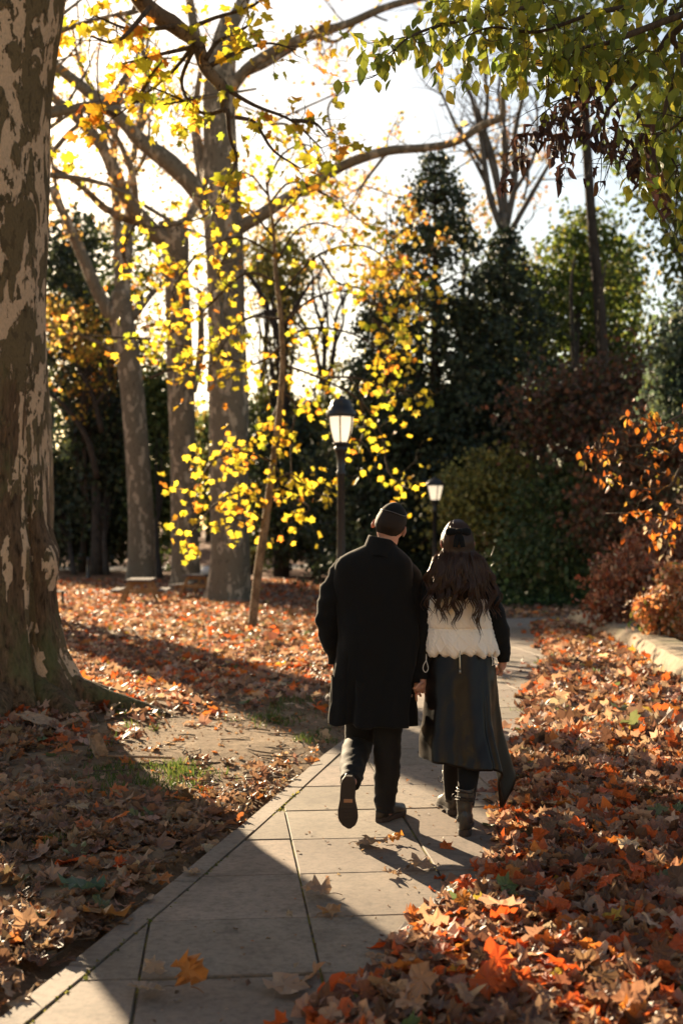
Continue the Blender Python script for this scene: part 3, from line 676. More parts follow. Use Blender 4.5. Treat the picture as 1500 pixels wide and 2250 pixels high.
# --- the sapling whose leaves glow against the sun
def sapling():
    root, b = tree_root('sapling', 'slender leaning sapling with glowing yellow leaves', 553, 1387); Y = b[1]; r = np.random.default_rng(52)
    st = MB(); stem = limb(st, [(553, 1392), (568, 1250), (583, 1150), (600, 1020), (615, 900), (621, 800), (617, 700), (606, 600), (600, 500), (585, 400)], Y, 10.5, 3, 10, 6, .1)
    obj('trunk', st, bark_plane('sapling_bark', (.36, .24, .14), (.22, .14, .08), (.12, .08, .05), 6, (8, 8, 3), .5), root)
    tw = MB(); paths = []
    lines = [[(601, 1015), (560, 1000), (520, 990), (470, 1010), (432, 1030)], [(590, 1110), (550, 1095), (510, 1085), (470, 1110), (430, 1160), (408, 1185)], [(590, 1120), (560, 1100), (530, 1080), (505, 1090)], [(601, 1060), (640, 1040), (680, 1075), (725, 1095)], [(592, 1100), (640, 1095), (680, 1115), (660, 1135)], [(617, 880), (590, 930), (560, 960), (535, 975)],
             [(470, 1010), (440, 1055), (425, 1115)], [(618, 860), (650, 890), (640, 960), (640, 1050)], [(600, 1020), (625, 1050), (640, 1052)], [(585, 1150), (545, 1120), (515, 1140), (560, 1145)],
             [(617, 720), (680, 660), (760, 640), (840, 680), (900, 700)], [(618, 740), (700, 720), (790, 740), (860, 790), (885, 800)], [(612, 650), (700, 560), (800, 540), (880, 600), (930, 660)], [(620, 800), (700, 830), (790, 880), (840, 960), (850, 1030), (882, 1068)],
             [(790, 880), (800, 930), (790, 980)], [(720, 830), (780, 830), (850, 850), (905, 860)], [(610, 620), (540, 600), (470, 660), (430, 700), (390, 720)], [(615, 700), (540, 700), (490, 760), (470, 800)], [(605, 560), (520, 520), (440, 560), (380, 600)], [(600, 520), (520, 440), (440, 480), (350, 500), (300, 490)],
             [(590, 450), (640, 400), (720, 430), (800, 490), (860, 520)], [(590, 430), (540, 380), (460, 400)], [(586, 410), (620, 340), (680, 320), (740, 400)], [(604, 580), (660, 500), (740, 500), (820, 580)], [(430, 560), (380, 640), (400, 690)], [(300, 490), (270, 560), (330, 640)], [(618, 760), (560, 800), (510, 790), (440, 770), (330, 745)], [(330, 745), (250, 740), (140, 735)], [(820, 700), (850, 750), (845, 850)], [(700, 560), (740, 620), (800, 640), (870, 720)], [(330, 830), (400, 800), (440, 770)], [(640, 700), (680, 740), (700, 800), (690, 860)], [(600, 500), (650, 440), (690, 400)], [(520, 520), (480, 600), (520, 640)]]
    for pts in lines:
        p = limb(tw, pts, Y + np.concatenate([[0], np.cumsum(r.normal(0, .35, len(pts) - 1))]), 3.2, 1.2, 5, 4, .05); paths.append(p); paths += twigs(tw, p, 7, .75, .008, r, -.1, 2)
    obj('twig', tw, B_TWIG, root)
    lf = MB(); low = [p for p in paths if p[:, 2].mean() < 2.9]; high = [p for p in paths if p[:, 2].mean() >= 2.9]
    leaves(lf, MAPLE, leaf_points(low, 2.1, .09, r), (.085, .15), [(6, (.70, .56, .05)), (1.5, (.62, .36, .04)), (.6, (.5, .2, .03)), (2, (.5, .46, .04))], r, droop=.6)
    leaves(lf, MAPLE, leaf_points(high, 4.0, .14, r), (.08, .15), GOLD, r, droop=.6)
    obj('foliage', lf, M_LEAF_GOLD, root, smooth=False)
sapling()

# --- three plane trees in the middle distance
def flare(px, py, Y, rad, seed, mb, top):
    """trunk with a flared foot: list of (px, py, half width px)"""
    n = 32; rows = []; r = np.random.default_rng(seed); ph = r.uniform(0, 6.28, 3); S = spline(np.array(top, float), 8)
    zb = P(0, py, Y)[2]
    for x, y, w in S:
        c = P(x, y, Y); h = c[2] - zb; th = np.arange(n) / n * 2 * np.pi; f = math.exp(-max(h, 0) / .45)
        rr = w * Y / F * (1 + f * (.22 + .22 * np.cos(3 * th + ph[0]) + .12 * np.cos(5 * th + ph[1])) + .03 * np.cos(2 * th + ph[2] + h))
        rows.append(np.column_stack([c[0] + rr * np.cos(th), c[1] + rr * np.sin(th), np.full(n, c[2])]))
    R = np.array(rows); loft(mb, R, True, True)
ORANGE_FAR = [(3, (.50, .30, .10)), (2, (.42, .20, .07)), (2, (.55, .42, .16)), (1, (.30, .26, .08))]
def plane_far(label, px, py, top, limbs, seed, nleaf, group='plane trees beyond the leaf carpet'):
    root, b = tree_root('plane_tree', label, px, py, group=group); Y = b[1]; r = np.random.default_rng(seed)
    tr = MB(); flare(px, py + 8, Y, 0, seed, tr, top); obj('trunk', tr, B_PLANE, root)
    br = MB(); paths = []
    for pts, w0, w1, dy in limbs:
        p = limb(br, pts, Y + np.linspace(0, dy, len(pts)), w0, w1, 10, 6, .08, seed); paths.append(p)
    tw = []
    for p in paths: tw += twigs(br, p, 4, 1.5, .028, r, .25, 2)
    obj('branch', br, B_PLANE, root)
    if nleaf:
        lf = MB(); leaves(lf, CHP, leaf_points(tw, nleaf, .22, r), (.10, .20), ORANGE_FAR, r); obj('foliage', lf, M_LEAF_GOLD, root, smooth=False)
    return Y
plane_far('third plane tree from the path, pale trunk forking high into many grey stems', 312, 1276,
          [(313, 1284, 34), (312, 1260, 30), (311, 1150, 28), (302, 1000, 27), (290, 850, 25), (276, 750, 27), (268, 690, 26), (266, 640, 20)],
          [([(268, 720), (225, 660), (180, 560), (145, 480), (112, 410)], 17, 8, -1), ([(266, 680), (262, 560), (256, 450), (250, 350), (262, 230), (300, 130), (330, 40)], 13, 4, 1), ([(272, 680), (282, 560), (285, 430), (300, 300), (318, 190), (325, 80)], 12, 4, 2), ([(258, 470), (220, 450), (170, 400), (115, 370)], 9, 4, -1), ([(290, 700), (330, 650), (355, 620)], 9, 4, 1), ([(288, 800), (230, 760), (160, 730), (110, 720)], 5, 2, -2), ([(256, 420), (230, 330), (190, 240), (178, 120), (170, 0)], 6, 2, -1), ([(300, 300), (345, 230), (400, 225)], 5, 2, 1), ([(140, 470), (118, 380), (112, 300)], 6, 3, -1), ([(256, 350), (225, 250), (215, 130), (240, 20)], 4, 2, 2)], 61, 9)
plane_far('second plane tree from the path, mossy trunk with a heavy limb rising left', 410, 1298,
          [(411, 1306, 36), (410, 1280, 31), (405, 1150, 29), (402, 1000, 29), (398, 850, 29), (392, 700, 28), (388, 600, 28), (384, 530, 32), (378, 490, 30)],
          [([(388, 540), (350, 520), (310, 480), (270, 420), (235, 340), (190, 280), (108, 205)], 22, 10, -2), ([(372, 510), (420, 470), (440, 400), (430, 330), (420, 220)], 12, 5, 2), ([(425, 860), (440, 780), (442, 700), (440, 640)], 9, 6, 1), ([(310, 490), (250, 470), (180, 410), (120, 370)], 9, 5, -3), ([(300, 470), (290, 380), (255, 300), (215, 260), (110, 210)], 9, 4, -2), ([(235, 340), (215, 220), (175, 140), (160, 60)], 7, 3, -2), ([(440, 400), (470, 330), (480, 250), (470, 140)], 7, 3, 1), ([(270, 420), (320, 340), (330, 260)], 6, 3, 0)], 62, 9)
plane_far('plane tree nearest the path, thick straight trunk behind the sapling', 503, 1322,
          [(505, 1332, 54), (504, 1300, 48), (506, 1230, 45), (505, 1150, 43), (503, 1000, 42), (502, 860, 43), (498, 700, 42), (494, 560, 41), (488, 450, 42), (484, 330, 38), (482, 200, 36), (492, 100, 28), (505, 40, 20)],
          [([(470, 470), (430, 415), (370, 355), (310, 310), (260, 255), (180, 190), (110, 135)], 24, 11, -1), ([(510, 510), (570, 475), (640, 430), (705, 390), (775, 355), (850, 332), (930, 325), (1000, 312), (1060, 275), (1102, 255), (1108, 195), (1165, 183)], 15, 5, -3), ([(505, 200), (545, 150), (610, 108), (690, 75), (765, 52), (850, 15), (950, -10)], 14, 7, -2), ([(470, 180), (440, 110), (420, 20), (410, -80)], 14, 8, 1), ([(505, 60), (535, 0), (560, -90)], 18, 10, 1), ([(466, 860), (468, 800), (480, 740), (478, 640)], 12, 8, -1), ([(545, 160), (590, 140), (660, 95), (700, 60), (740, 55)], 7, 3, -3), ([(640, 430), (690, 420), (740, 350), (720, 240), (760, 195)], 5, 2, 2), ([(705, 390), (640, 280), (600, 270), (740, 205)], 4, 2, 2), ([(850, 335), (800, 400), (780, 430)], 4, 2, -1), ([(460, 430), (440, 330), (430, 240), (440, 160)], 10, 6, 1), ([(690, 78), (740, 90), (800, 35), (850, 45)], 5, 2, -2), ([(300, 305), (315, 250), (325, 170), (300, 60)], 9, 4, 0)], 63, 7)
# planes that stand to the left of the picture and shade it
for k, (x, y, rad, lab) in enumerate([(-5.75, 23.5, .34, 'plane tree hidden behind the massive trunk at the left edge'), (-12.5, 27, .5, 'plane tree left of the picture, nearer of two'), (-17, 38, .55, 'plane tree left of the picture, farther of two'), (-7.9, 30, .30, 'slim plane tree in line behind the massive trunk'), (-7.6, 26.6, .24, 'slim plane tree just left of the picture')]):
    z = float(gz(x, y)); root = thing('plane_tree', lab, 'tree', (x, y, z), 'plane trees beyond the leaf carpet'); tr = MB(); r = np.random.default_rng(90 + k)
    p = tube(tr, [(x, y, z - .2), (x, y, z + .4), (x + .1, y, z + 3), (x - .1, y + .2, z + 7), (x + .2, y, z + 12)], [rad * 1.6, rad * 1.15, rad, rad * .8, rad * .3], 20, 6, noise=.06); obj('trunk', tr, B_PLANE, root)
    br = MB(); tw = twigs(br, p[20:], 9, 4.5, .10, r, .6, 3); obj('branch', br, B_PLANE, root)
    lf = MB(); leaves(lf, CHP, leaf_points(tw, 1.6, .3, r), (.12, .18), GOLD, r); obj('foliage', lf, M_LEAF_GOLD, root, smooth=False)

# --- woods behind
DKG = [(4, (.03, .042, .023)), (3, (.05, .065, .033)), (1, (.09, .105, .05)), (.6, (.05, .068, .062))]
MDG = [(4, (.07, .10, .025)), (3, (.11, .14, .03)), (2, (.05, .075, .02)), (1, (.20, .20, .03))]
OLV = [(4, (.24, .21, .055)), (3, (.17, .165, .05)), (1.5, (.36, .30, .07)), (1, (.10, .10, .04))]
BRR = [(4, (.17, .08, .05)), (3, (.12, .085, .05)), (1.5, (.30, .11, .05)), (1.5, (.11, .11, .05))]
ORG_ = [(3, (.45, .25, .05)), (2, (.40, .30, .05)), (2, (.24, .20, .05)), (1, (.4, .15, .04))]
def wood(name, label, px, py, blobs, n, size, pal, seed, clump=.5, trunk=None, mat=None, cat='tree', limbs=(), temps=None, bk=None, per=26, group=None, base=None, inner=True):
    root, b = tree_root(name, label, px, py, cat, group, base); r = np.random.default_rng(seed); Y = b[1]
    pos, cen = blobs_pts(blobs, n, clump, r, per)
    tr = MB(); w = trunk or 8
    tp = P(blobs[0][0], blobs[0][1] - blobs[0][3] * .6, blobs[0][4])
    p = tube(tr, [b - [0, 0, .1], b * .66 + tp * .34 + r.normal(0, .1, 3), b * .33 + tp * .67 + r.normal(0, .15, 3), tp], np.array([1.3, .9, .6, .15]) * w * Y / F, 9, 5, noise=.06)
    if inner:
        for c in cen[r.choice(len(cen), min(len(cen), 26), replace=False)]:
            a = p[int(r.uniform(.25, .85) * (len(p) - 1))]
            if c[2] > a[2] - 1.0: tube(tr, [a, (a + c) / 2 + r.normal(0, .12, 3), c], np.array([.26, .16, .05]) * w * Y / F, 5, 3)
    for pts, w0, w1 in limbs:
        q = limb(tr, pts, Y, w0, w1, 7, 5, .06)
        if name == 'bare_tree': twigs(tr, q, 6, 2.2, .03, r, .55, 3)
    obj('trunk', tr, bk or B_DARK, root)
    zg = gz(pos[:, 0], pos[:, 1]); pos = pos[pos[:, 2] > zg + .05]
    lf = MB(); leaves(lf, temps or CHP, pos, size, pal, r); obj('crown', lf, mat or M_LEAF_DARK, root, smooth=False)
# left background
wood('pine_tree', 'dark pine with drooping boughs between the massive trunk and the pale trunk', 215, 1262, [(190, 780, 120, 190, 60), (150, 560, 90, 110, 60), (240, 900, 90, 90, 60)], 9000, (.18, .34), DKG, 101, .5, 12, limbs=[([(215, 1050), (190, 960), (130, 880), (60, 850)], 8, 3), ([(225, 950), (200, 860), (150, 770)], 7, 3), ([(205, 900), (240, 840), (235, 760)], 6, 3)])
wood('oak_tree', 'orange leaved tree behind the pale trunk on the left', 180, 1258, [(200, 800, 110, 110, 56), (150, 700, 70, 60, 56), (330, 720, 70, 120, 56)], 1700, (.14, .22), ORG_, 102, .45, 7, mat=M_LEAF_GOLD)
wood('shrub', 'dark green thicket at the far left beyond the picnic tables', 165, 1262, [(150, 1140, 110, 105, 60), (90, 1060, 90, 120, 61)], 9000, (.18, .34), DKG, 103, .5, 6, cat='shrub')
wood('shrub', 'dark rounded evergreen left of the pale trunk', 235, 1264, [(235, 1100, 70, 150, 58), (215, 960, 70, 80, 58)], 8000, (.18, .32), DKG, 104, .45, 6, cat='shrub')
wood('shrub', 'green thicket between the pale trunk and the mossy trunk', 352, 1270, [(350, 1080, 45, 180, 57), (350, 900, 50, 90, 57)], 6000, (.16, .3), [(4, (.05, .075, .025)), (3, (.08, .11, .03)), (1, (.14, .15, .04))], 105, .45, 6, cat='shrub')
wood('shrub', 'dark thicket behind the lamp post', 690, 1262, [(670, 1120, 120, 140, 52), (610, 1000, 80, 110, 53), (760, 1050, 60, 150, 52)], 13000, (.16, .32), DKG + [(1.5, (.07, .10, .03))], 106, .5, 8, cat='shrub')
wood('shrub', 'brownish green thicket behind the sapling stem', 615, 1262, [(600, 930, 70, 70, 56), (570, 1130, 60, 130, 56), (700, 930, 60, 60, 56)], 7000, (.16, .28), [(3, (.09, .10, .03)), (2, (.06, .075, .025)), (1, (.16, .12, .04))], 107, .5, 6, cat='shrub')
wood('ivy_tree', 'dark ivy clad tree with crooked limbs behind the sapling', 618, 1268, [(625, 760, 30, 160, 55), (600, 570, 80, 90, 55), (620, 640, 60, 60, 55)], 3200, (.14, .24), OLV, 108, .35, 15, limbs=[([(620, 760), (570, 640), (530, 590), (500, 580)], 7, 3), ([(625, 720), (670, 640), (700, 600)], 6, 2), ([(610, 680), (545, 700), (520, 720)], 5, 2)])
wood('bare_tree', 'small leafless tree against the bright sky left of the lamp', 712, 1262, [(712, 800, 40, 60, 66)], 260, (.14, .24), OLV, 109, .4, 6, limbs=[([(712, 860), (690, 760), (650, 680), (640, 640)], 6, 2), ([(710, 850), (712, 740), (690, 660), (685, 560)], 6, 2), ([(718, 860), (735, 760), (740, 690), (770, 630)], 7, 2), ([(712, 800), (720, 700), (700, 620), (730, 520)], 4, 2), ([(690, 760), (715, 690), (720, 640)], 4, 2), ([(735, 760), (755, 700), (745, 620)], 4, 2)])
wood('pine_tree', 'tall green tree far behind between the two left plane trunks', 345, 1262, [(180, 640, 120, 160, 74), (340, 800, 60, 120, 74), (300, 560, 100, 120, 74)], 3800, (.2, .34), MDG, 110, .5, 7)
wood('oak_tree', 'tree with orange and pale leaves behind the thick straight trunk', 560, 1262, [(590, 500, 130, 160, 66), (760, 460, 110, 110, 66), (420, 430, 100, 120, 66), (660, 620, 120, 110, 66)], 2000, (.16, .28), ORANGE_FAR + [(2, (.35, .30, .08))], 111, .6, 8, mat=M_LEAF_GOLD)
# right background: the big evergreens
def conifer(label, px, py, top, half, Y, per_m, seed, base=None):
    root, b = tree_root('evergreen_tree', label, px, py, base=base); r = np.random.default_rng(seed); tp = P(px, top, Y); H = tp[2] - b[2]; tr = MB(); lf = MB()
    tube(tr, [b - [0, 0, .1], b * .5 + tp * .5, tp], [.24, .15, .02], 9, 4); Rm = half * Y / F; paths = []; h = .5
    while h < H - .25:
        fr = h / H; R0 = Rm * min(1, (1 - fr) * 1.45 + .03) ** .85; nb = int(r.integers(6, 11)); a0 = r.uniform(0, 6.28)
        for k in range(nb):
            a = a0 + k * 6.28 / nb + r.normal(0, .25); R = R0 * r.uniform(.62, 1.15); s_ = b * (1 - fr) + tp * fr; d = np.array([math.cos(a), math.sin(a), 0]); up = .10 + .25 * fr
            p = tube(tr, [s_, s_ + d * R * .5 + [0, 0, R * up * .6], s_ + d * R + [0, 0, R * (up - .28)]], [.035, .022, .006], 4, 4); paths.append(p[2:])
            for _ in range(3): q = p[r.integers(4, len(p))]; e = d + r.normal(0, .7, 3) * [1, 1, .3]; e /= np.linalg.norm(e); paths.append(np.array([q, q + e * R * .2 + [0, 0, -.04], q + e * R * .36 + [0, 0, -.12]]))
        h += r.uniform(.34, .55)
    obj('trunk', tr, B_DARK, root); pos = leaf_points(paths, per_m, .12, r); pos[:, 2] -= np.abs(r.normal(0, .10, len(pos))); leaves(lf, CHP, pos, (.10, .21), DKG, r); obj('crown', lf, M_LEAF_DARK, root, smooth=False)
conifer('broad dark evergreen right of the lamp, tallest and darkest of the wood', 955, 1285, 325, 265, 42, 24, 120)
conifer('dark evergreen between the tall one and the green tree', 1110, 1285, 480, 215, 43, 22, 132)
conifer('dark evergreen behind the lamp post, left of the tall one', 835, 1285, 560, 140, 45, 22, 133)
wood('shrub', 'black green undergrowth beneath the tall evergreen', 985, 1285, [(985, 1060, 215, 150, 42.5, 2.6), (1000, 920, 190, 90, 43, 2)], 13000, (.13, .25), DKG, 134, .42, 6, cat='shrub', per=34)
wood('cherry_tree', 'tree with sparse orange leaves against the dark evergreen', 850, 1282, [(850, 480, 80, 110, 39), (830, 600, 80, 90, 39), (905, 560, 70, 90, 39)], 520, (.13, .22), ORG_, 121, .4, 5, mat=M_LEAF_GOLD)
wood('bare_tree', 'tall leafless tree with upright limbs above the dark evergreen', 1112, 1255, [(1120, 330, 130, 160, 62), (1060, 420, 60, 100, 62), (1125, 560, 40, 60, 62)], 620, (.16, .26), ORANGE_FAR, 122, .5, 10, bk=B_GREY, inner=False, limbs=[([(1112, 900), (1112, 700), (1112, 545), (1105, 470)], 16, 11), ([(1108, 520), (1075, 430), (1060, 330), (1045, 250), (1020, 170)], 9, 3), ([(1108, 500), (1090, 400), (1065, 300), (1070, 220), (1060, 130)], 8, 3), ([(1112, 500), (1130, 400), (1130, 300), (1150, 200), (1160, 120)], 8, 3), ([(1115, 520), (1160, 440), (1200, 370), (1225, 330)], 7, 3), ([(1105, 480), (1085, 350), (1050, 250), (1000, 150)], 6, 2), ([(1112, 470), (1105, 380), (1110, 300), (1095, 200), (1110, 110)], 6, 2), ([(1130, 420), (1170, 350), (1180, 280), (1175, 190)], 5, 2), ([(1060, 360), (1010, 290), (980, 230), (960, 180)], 4, 2), ([(1130, 400), (1105, 330), (1110, 250)], 4, 2), ([(1085, 440), (1030, 330), (1010, 280)], 4, 2), ([(1150, 440), (1160, 380), (1150, 330)], 3, 2)])
wood('pine_tree', 'tall bare pine trunk leaning above the green tree on the right', 1335, 1250, [(1285, 120, 70, 60, 55), (1265, 40, 120, 70, 55)], 1500, (.16, .28), MDG, 123, .5, 12, limbs=[([(1335, 1250), (1328, 900), (1318, 700), (1300, 500), (1287, 330), (1275, 190), (1268, 60)], 16, 6)], inner=False)
wood('oak_tree', 'green tree right of the dark evergreen, yellowing at its top', 1275, 1270, [(1290, 640, 130, 150, 48), (1290, 520, 80, 70, 48), (1230, 760, 120, 120, 48), (1350, 760, 90, 120, 48), (1200, 620, 70, 90, 48), (1310, 850, 130, 90, 48)], 11000, (.14, .26), MDG, 124, .45, 12, mat=M_LEAF, limbs=[([(1262, 1000), (1260, 820), (1254, 640), (1262, 560)], 8, 1.5), ([(1330, 1000), (1326, 850), (1316, 690), (1330, 580)], 10, 1.5)], per=32)
wood('oak_tree', 'green leaved tree along the right edge, sky showing through', 1530, 1300, [(1480, 330, 120, 170, 31), (1450, 170, 140, 140, 31), (1490, 560, 70, 120, 31), (1560, 450, 100, 300, 31), (1400, 420, 50, 60, 31)], 5200, (.10, .19), MDG, 125, .42, 18, mat=M_LEAF, per=30, base=(10.2, 31, float(gz(10.2, 31))))
wood('holly_tree', 'bluish evergreen at the right edge above the orange branches', 1550, 1310, [(1520, 760, 60, 130, 27), (1500, 860, 50, 70, 27)], 5000, (.08, .17), [(3, (.06, .085, .06)), (2, (.09, .12, .09)), (1, (.10, .13, .05))], 126, .28, 10, mat=M_LEAF, base=(8.1, 27, float(gz(8.1, 27))))
wood('shrub', 'rusty brown shrub mass under the green tree', 1270, 1290, [(1260, 900, 130, 90, 36), (1380, 880, 110, 110, 36), (1320, 980, 120, 90, 35)], 9000, (.10, .2), [(w, tuple(x * .7 for x in q)) for w, q in BRR], 127, .6, 6, cat='shrub')
wood('shrub', 'olive yellow shrub beside the far lamp', 1060, 1295, [(1050, 1120, 95, 100, 37), (1110, 1040, 80, 70, 37), (1010, 1090, 50, 50, 37.5), (1150, 1150, 70, 90, 37)], 9500, (.09, .18), OLV, 128, .36, 5, cat='shrub')
wood('shrub', 'dark green shrub at the foot of the bank right of the woman', 1230, 1305, [(1230, 1150, 110, 130, 35), (1310, 1090, 90, 110, 35), (1180, 1230, 90, 70, 33.5), (1290, 1240, 60, 60, 33)], 14000, (.09, .19), [(4, (.07, .10, .04)), (2, (.12, .15, .05)), (1, (.17, .14, .06))], 129, .36, 5, cat='shrub')
wood('shrub', 'reddish dark shrub on the bank above the bed', 1400, 1300, [(1400, 1060, 100, 130, 32), (1450, 960, 90, 90, 32), (1340, 1150, 70, 90, 32)], 11000, (.08, .17), BRR, 130, .36, 5, cat='shrub')
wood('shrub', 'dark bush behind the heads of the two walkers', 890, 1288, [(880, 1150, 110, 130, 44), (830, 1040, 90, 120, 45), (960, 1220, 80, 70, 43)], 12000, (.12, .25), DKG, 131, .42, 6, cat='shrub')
# closing wood far behind everything
mb = MB(); r = np.random.default_rng(140); tb = MB()
bl = []
for k in range(64):
    x = -50 + k * 1.75 + r.normal(0, .6); y = r.uniform(82, 104); z = float(gz(x, y)); h = r.uniform(7.5, 11.5) * (1 + .7 * (x > 4)) * (.8 if -9 < x < 2 else 1.0)
    tube(tb, [(x, y, z), (x + r.normal(0, .3), y, z + h * .5), (x, y, z + h)], [.28, .2, .05], 6, 2)
    for q in range(4):
        zz = z + h * r.uniform(.12, 1.0); px, py = to_px(x, y, zz); bl.append((px, py, r.uniform(45, 80), r.uniform(40, 70), y))
pos, _ = blobs_pts(bl, 46000, .8, r, 22); leaves(mb, CHP, pos, (.3, .55), [(3, (.05, .07, .025)), (2, (.09, .10, .03)), (1.5, (.20, .15, .04)), (1, (.035, .05, .025))], r)
MB2 = mb; V, Fs, C = tb.arrays(); mb.add(V, [f for f in Fs], (.05, .04, .03))
obj('distant_woods', mb, M_LEAF, smooth=False, kind='stuff', label='far wood of mixed trees closing the view')
# ivy on the bank
mb = MB(); n = 9000; x = r.uniform(2.5, 12, n); y = r.uniform(30.5, 41, n); k = y > 31.5 + np.abs(x - 6) * .12 + sn(np.column_stack([x, x * 0, x * 0]), 1, 3) * .8
x, y = x[k], y[k]; n = len(x); pos = np.column_stack([x, y, gz(x, y) + .05 + np.abs(r.normal(0, .16, n))])
leaves(mb, OVAL[:2], pos, (.10, .19), [(4, (.05, .085, .03)), (2, (.08, .12, .045)), (1, (.03, .05, .025))], r, tilt=.6)
obj('ground_ivy', mb, M_LEAF, smooth=False, kind='stuff', label='green ivy carpeting the foot of the bank')

# unseen grove added behind the camera to bounce sunlight onto the walkers
GR = [(4, (.68, .60, .40)), (2, (.62, .50, .28)), (1, (.72, .66, .5))]
for k, (x, y, h, lab) in enumerate([(-4.2, -11.5, 10, 'added golden tree behind the camera reflecting sunlight, left of the three'), (1.2, -10, 9.5, 'added golden tree straight behind the camera reflecting sunlight'), (6.2, -12, 10, 'added golden tree behind the camera reflecting sunlight, right of the three')]):
    z = float(gz(x, y)); root = thing('bounce_tree', lab, 'tree', (x, y, z), 'added grove behind the camera that reflects sunlight'); r = np.random.default_rng(145 + k); tr = MB()
    p = tube(tr, [(x, y, z - .1), (x, y, z + 1.5), (x + .1, y, z + h * .6), (x, y, z + h)], [.3, .22, .15, .04], 12, 5, noise=.05); twigs(tr, p[4:], 12, 2.6, .06, r, .4, 2); obj('trunk', tr, B_GREY, root)
    n = 9000; d = r.normal(size=(n, 3)); d /= np.linalg.norm(d, axis=1)[:, None]; q = d * (r.uniform(0, 1, n) ** .4)[:, None] * [3.4, 2.0, h * .48]; cl = MB(); leaves(cl, CHP, q + [x, y, z + h * .53], (.22, .42), GR, r); obj('crown', cl, M_LEAF_DRY, root, smooth=False)

# --- overhanging branches with sharp leaves, top right; its trunk stands outside the picture
def elm():
    r = np.random.default_rng(150); root = thing('elm_tree', 'elm whose leafy boughs hang into the top right corner', 'tree', (4.6, 7.4, float(gz(4.6, 7.4))))
    tr = MB(); tube(tr, [(4.6, 7.4, 0), (4.6, 7.4, .5), (4.5, 7.4, 3), (4.2, 7.3, 5.5), (4.0, 7.2, 8)], [.32, .24, .2, .17, .08], 16, 6, noise=.06); obj('trunk', tr, B_GREY, root)
    bg = MB(); hub = np.array([4.2, 7.3, 5.4]); paths = []
    boughs = [([(1560, -60), (1440, 60), (1370, 125), (1280, 185), (1190, 250)], 6.9), ([(1600, -160), (1400, -60), (1240, -10), (1100, 30), (970, 55), (880, 95), (838, 175)], 7.0), ([(1580, -100), (1420, 0), (1300, 30), (1180, 70), (1080, 60), (1000, 90)], 6.6), ([(1560, 20), (1500, 130), (1460, 240), (1470, 330), (1490, 380)], 6.7), ([(1500, -100), (1330, -80), (1160, -60), (1060, -20), (985, 10)], 7.2), ([(1560, -20), (1480, 60), (1400, 180), (1330, 250), (1340, 330), (1400, 360)], 7.1), ([(1450, 50), (1350, 90), (1260, 110), (1190, 150)], 6.5), ([(1580, 60), (1530, 180), (1500, 260), (1440, 300)], 6.3)]
    for pts, Y in boughs:
        q = [hub] + [P(a, b, Y + r.normal(0, .08)) for a, b in pts]; p = tube(bg, q, np.linspace(.024, .003, len(q)), 6, 6, noise=.05); paths.append(p[12:])
    obj('branch', bg, B_TWIG, root)
    tw = MB(); shoots = []
    for p in paths: shoots += twigs(tw, p, 11, .34, .004, r, -.45, 2)
    dens = []
    for k in range(105):
        px = 960 + 560 * r.uniform(0, 1) ** .75; py = r.uniform(-40, 150) if px > 1080 else r.uniform(10, 130); a = P(px, py, r.uniform(6.3, 7.3)); d = r.normal(size=3) * [1, .8, .5] + [0, 0, -.5]; d /= np.linalg.norm(d)
        q = [a, a + d * .1, a + d * .2 + [0, 0, -.03]]; shoots.append(tube(tw, q, [.003, .002, .001], 4, 3))
    obj('twig', tw, B_TWIG, root)
    lf = MB(); pos = leaf_points(paths, 9, .04, r); pos = np.concatenate([pos, leaf_points(shoots, 20, .03, r)])
    px, py = to_px(pos[:, 0], pos[:, 1], pos[:, 2]); keep = ~((py > 190) & (px > 1050) & (px < 1340) & (r.uniform(0, 1, len(pos)) < .85)) & ~((py > 240) & (px < 1400) & (r.uniform(0, 1, len(pos)) < .7)); pos = pos[keep]
    leaves(lf, OVAL, pos, (.058, .105), [(4, (.19, .22, .035)), (3, (.12, .155, .028)), (2, (.30, .29, .04)), (.9, (.44, .38, .05)), (.15, (.45, .28, .04))], r, droop=.5)
    obj('foliage', lf, M_LEAF, root, smooth=False)
    # withered leaves still hanging
    T = [(oval_leaf(80 + k, 1.6, .30)[0] * [1, 1, 1] + np.array([[0, 0, 0]]), oval_leaf(80)[1]) for k in range(4)]
    for V, _ in T: V[:, 2] += .16 * np.sin(V[:, 1] * 6 + V[0, 2] * 50); V[:, 0] += .07 * np.sin(V[:, 1] * 5 + 1)
    dw = MB(); df = MB(); lines = [[(1200, 245), (1180, 290), (1130, 300), (1108, 370), (1106, 410)], [(1255, 190), (1240, 270), (1235, 330), (1245, 380)], [(1250, 200), (1215, 270), (1200, 330)], [(1290, 180), (1310, 230), (1320, 290), (1318, 330)], [(1310, 290), (1320, 350), (1318, 410)], [(1340, 300), (1380, 330), (1390, 380)], [(1400, 240), (1430, 330), (1450, 400), (1465, 440)], [(1370, 230), (1350, 300), (1360, 340)], [(1260, 180), (1290, 150), (1300, 220)], [(1230, 250), (1220, 300), (1240, 350), (1225, 370)], [(1280, 230), (1270, 300)], [(1400, 300), (1410, 350), (1370, 380)], [(1330, 160), (1340, 230)], [(1150, 290), (1140, 340), (1160, 360)]]
    pp = []
    for l in lines: dw = MB(); pp.append(limb(dw, l, 6.6 + r.normal(0, .25), 1.4, .7, 4, 5)); obj('dead_twig', dw, B_TWIG, root)
    leaves(df, T, leaf_points(pp, 46, .02, r), (.06, .10), [(3, (.075, .04, .035)), (2, (.05, .03, .03)), (1, (.13, .065, .04))], r, droop=.25); obj('withered_leaves', df, M_LEAF_DRY, root, smooth=False)
elm()

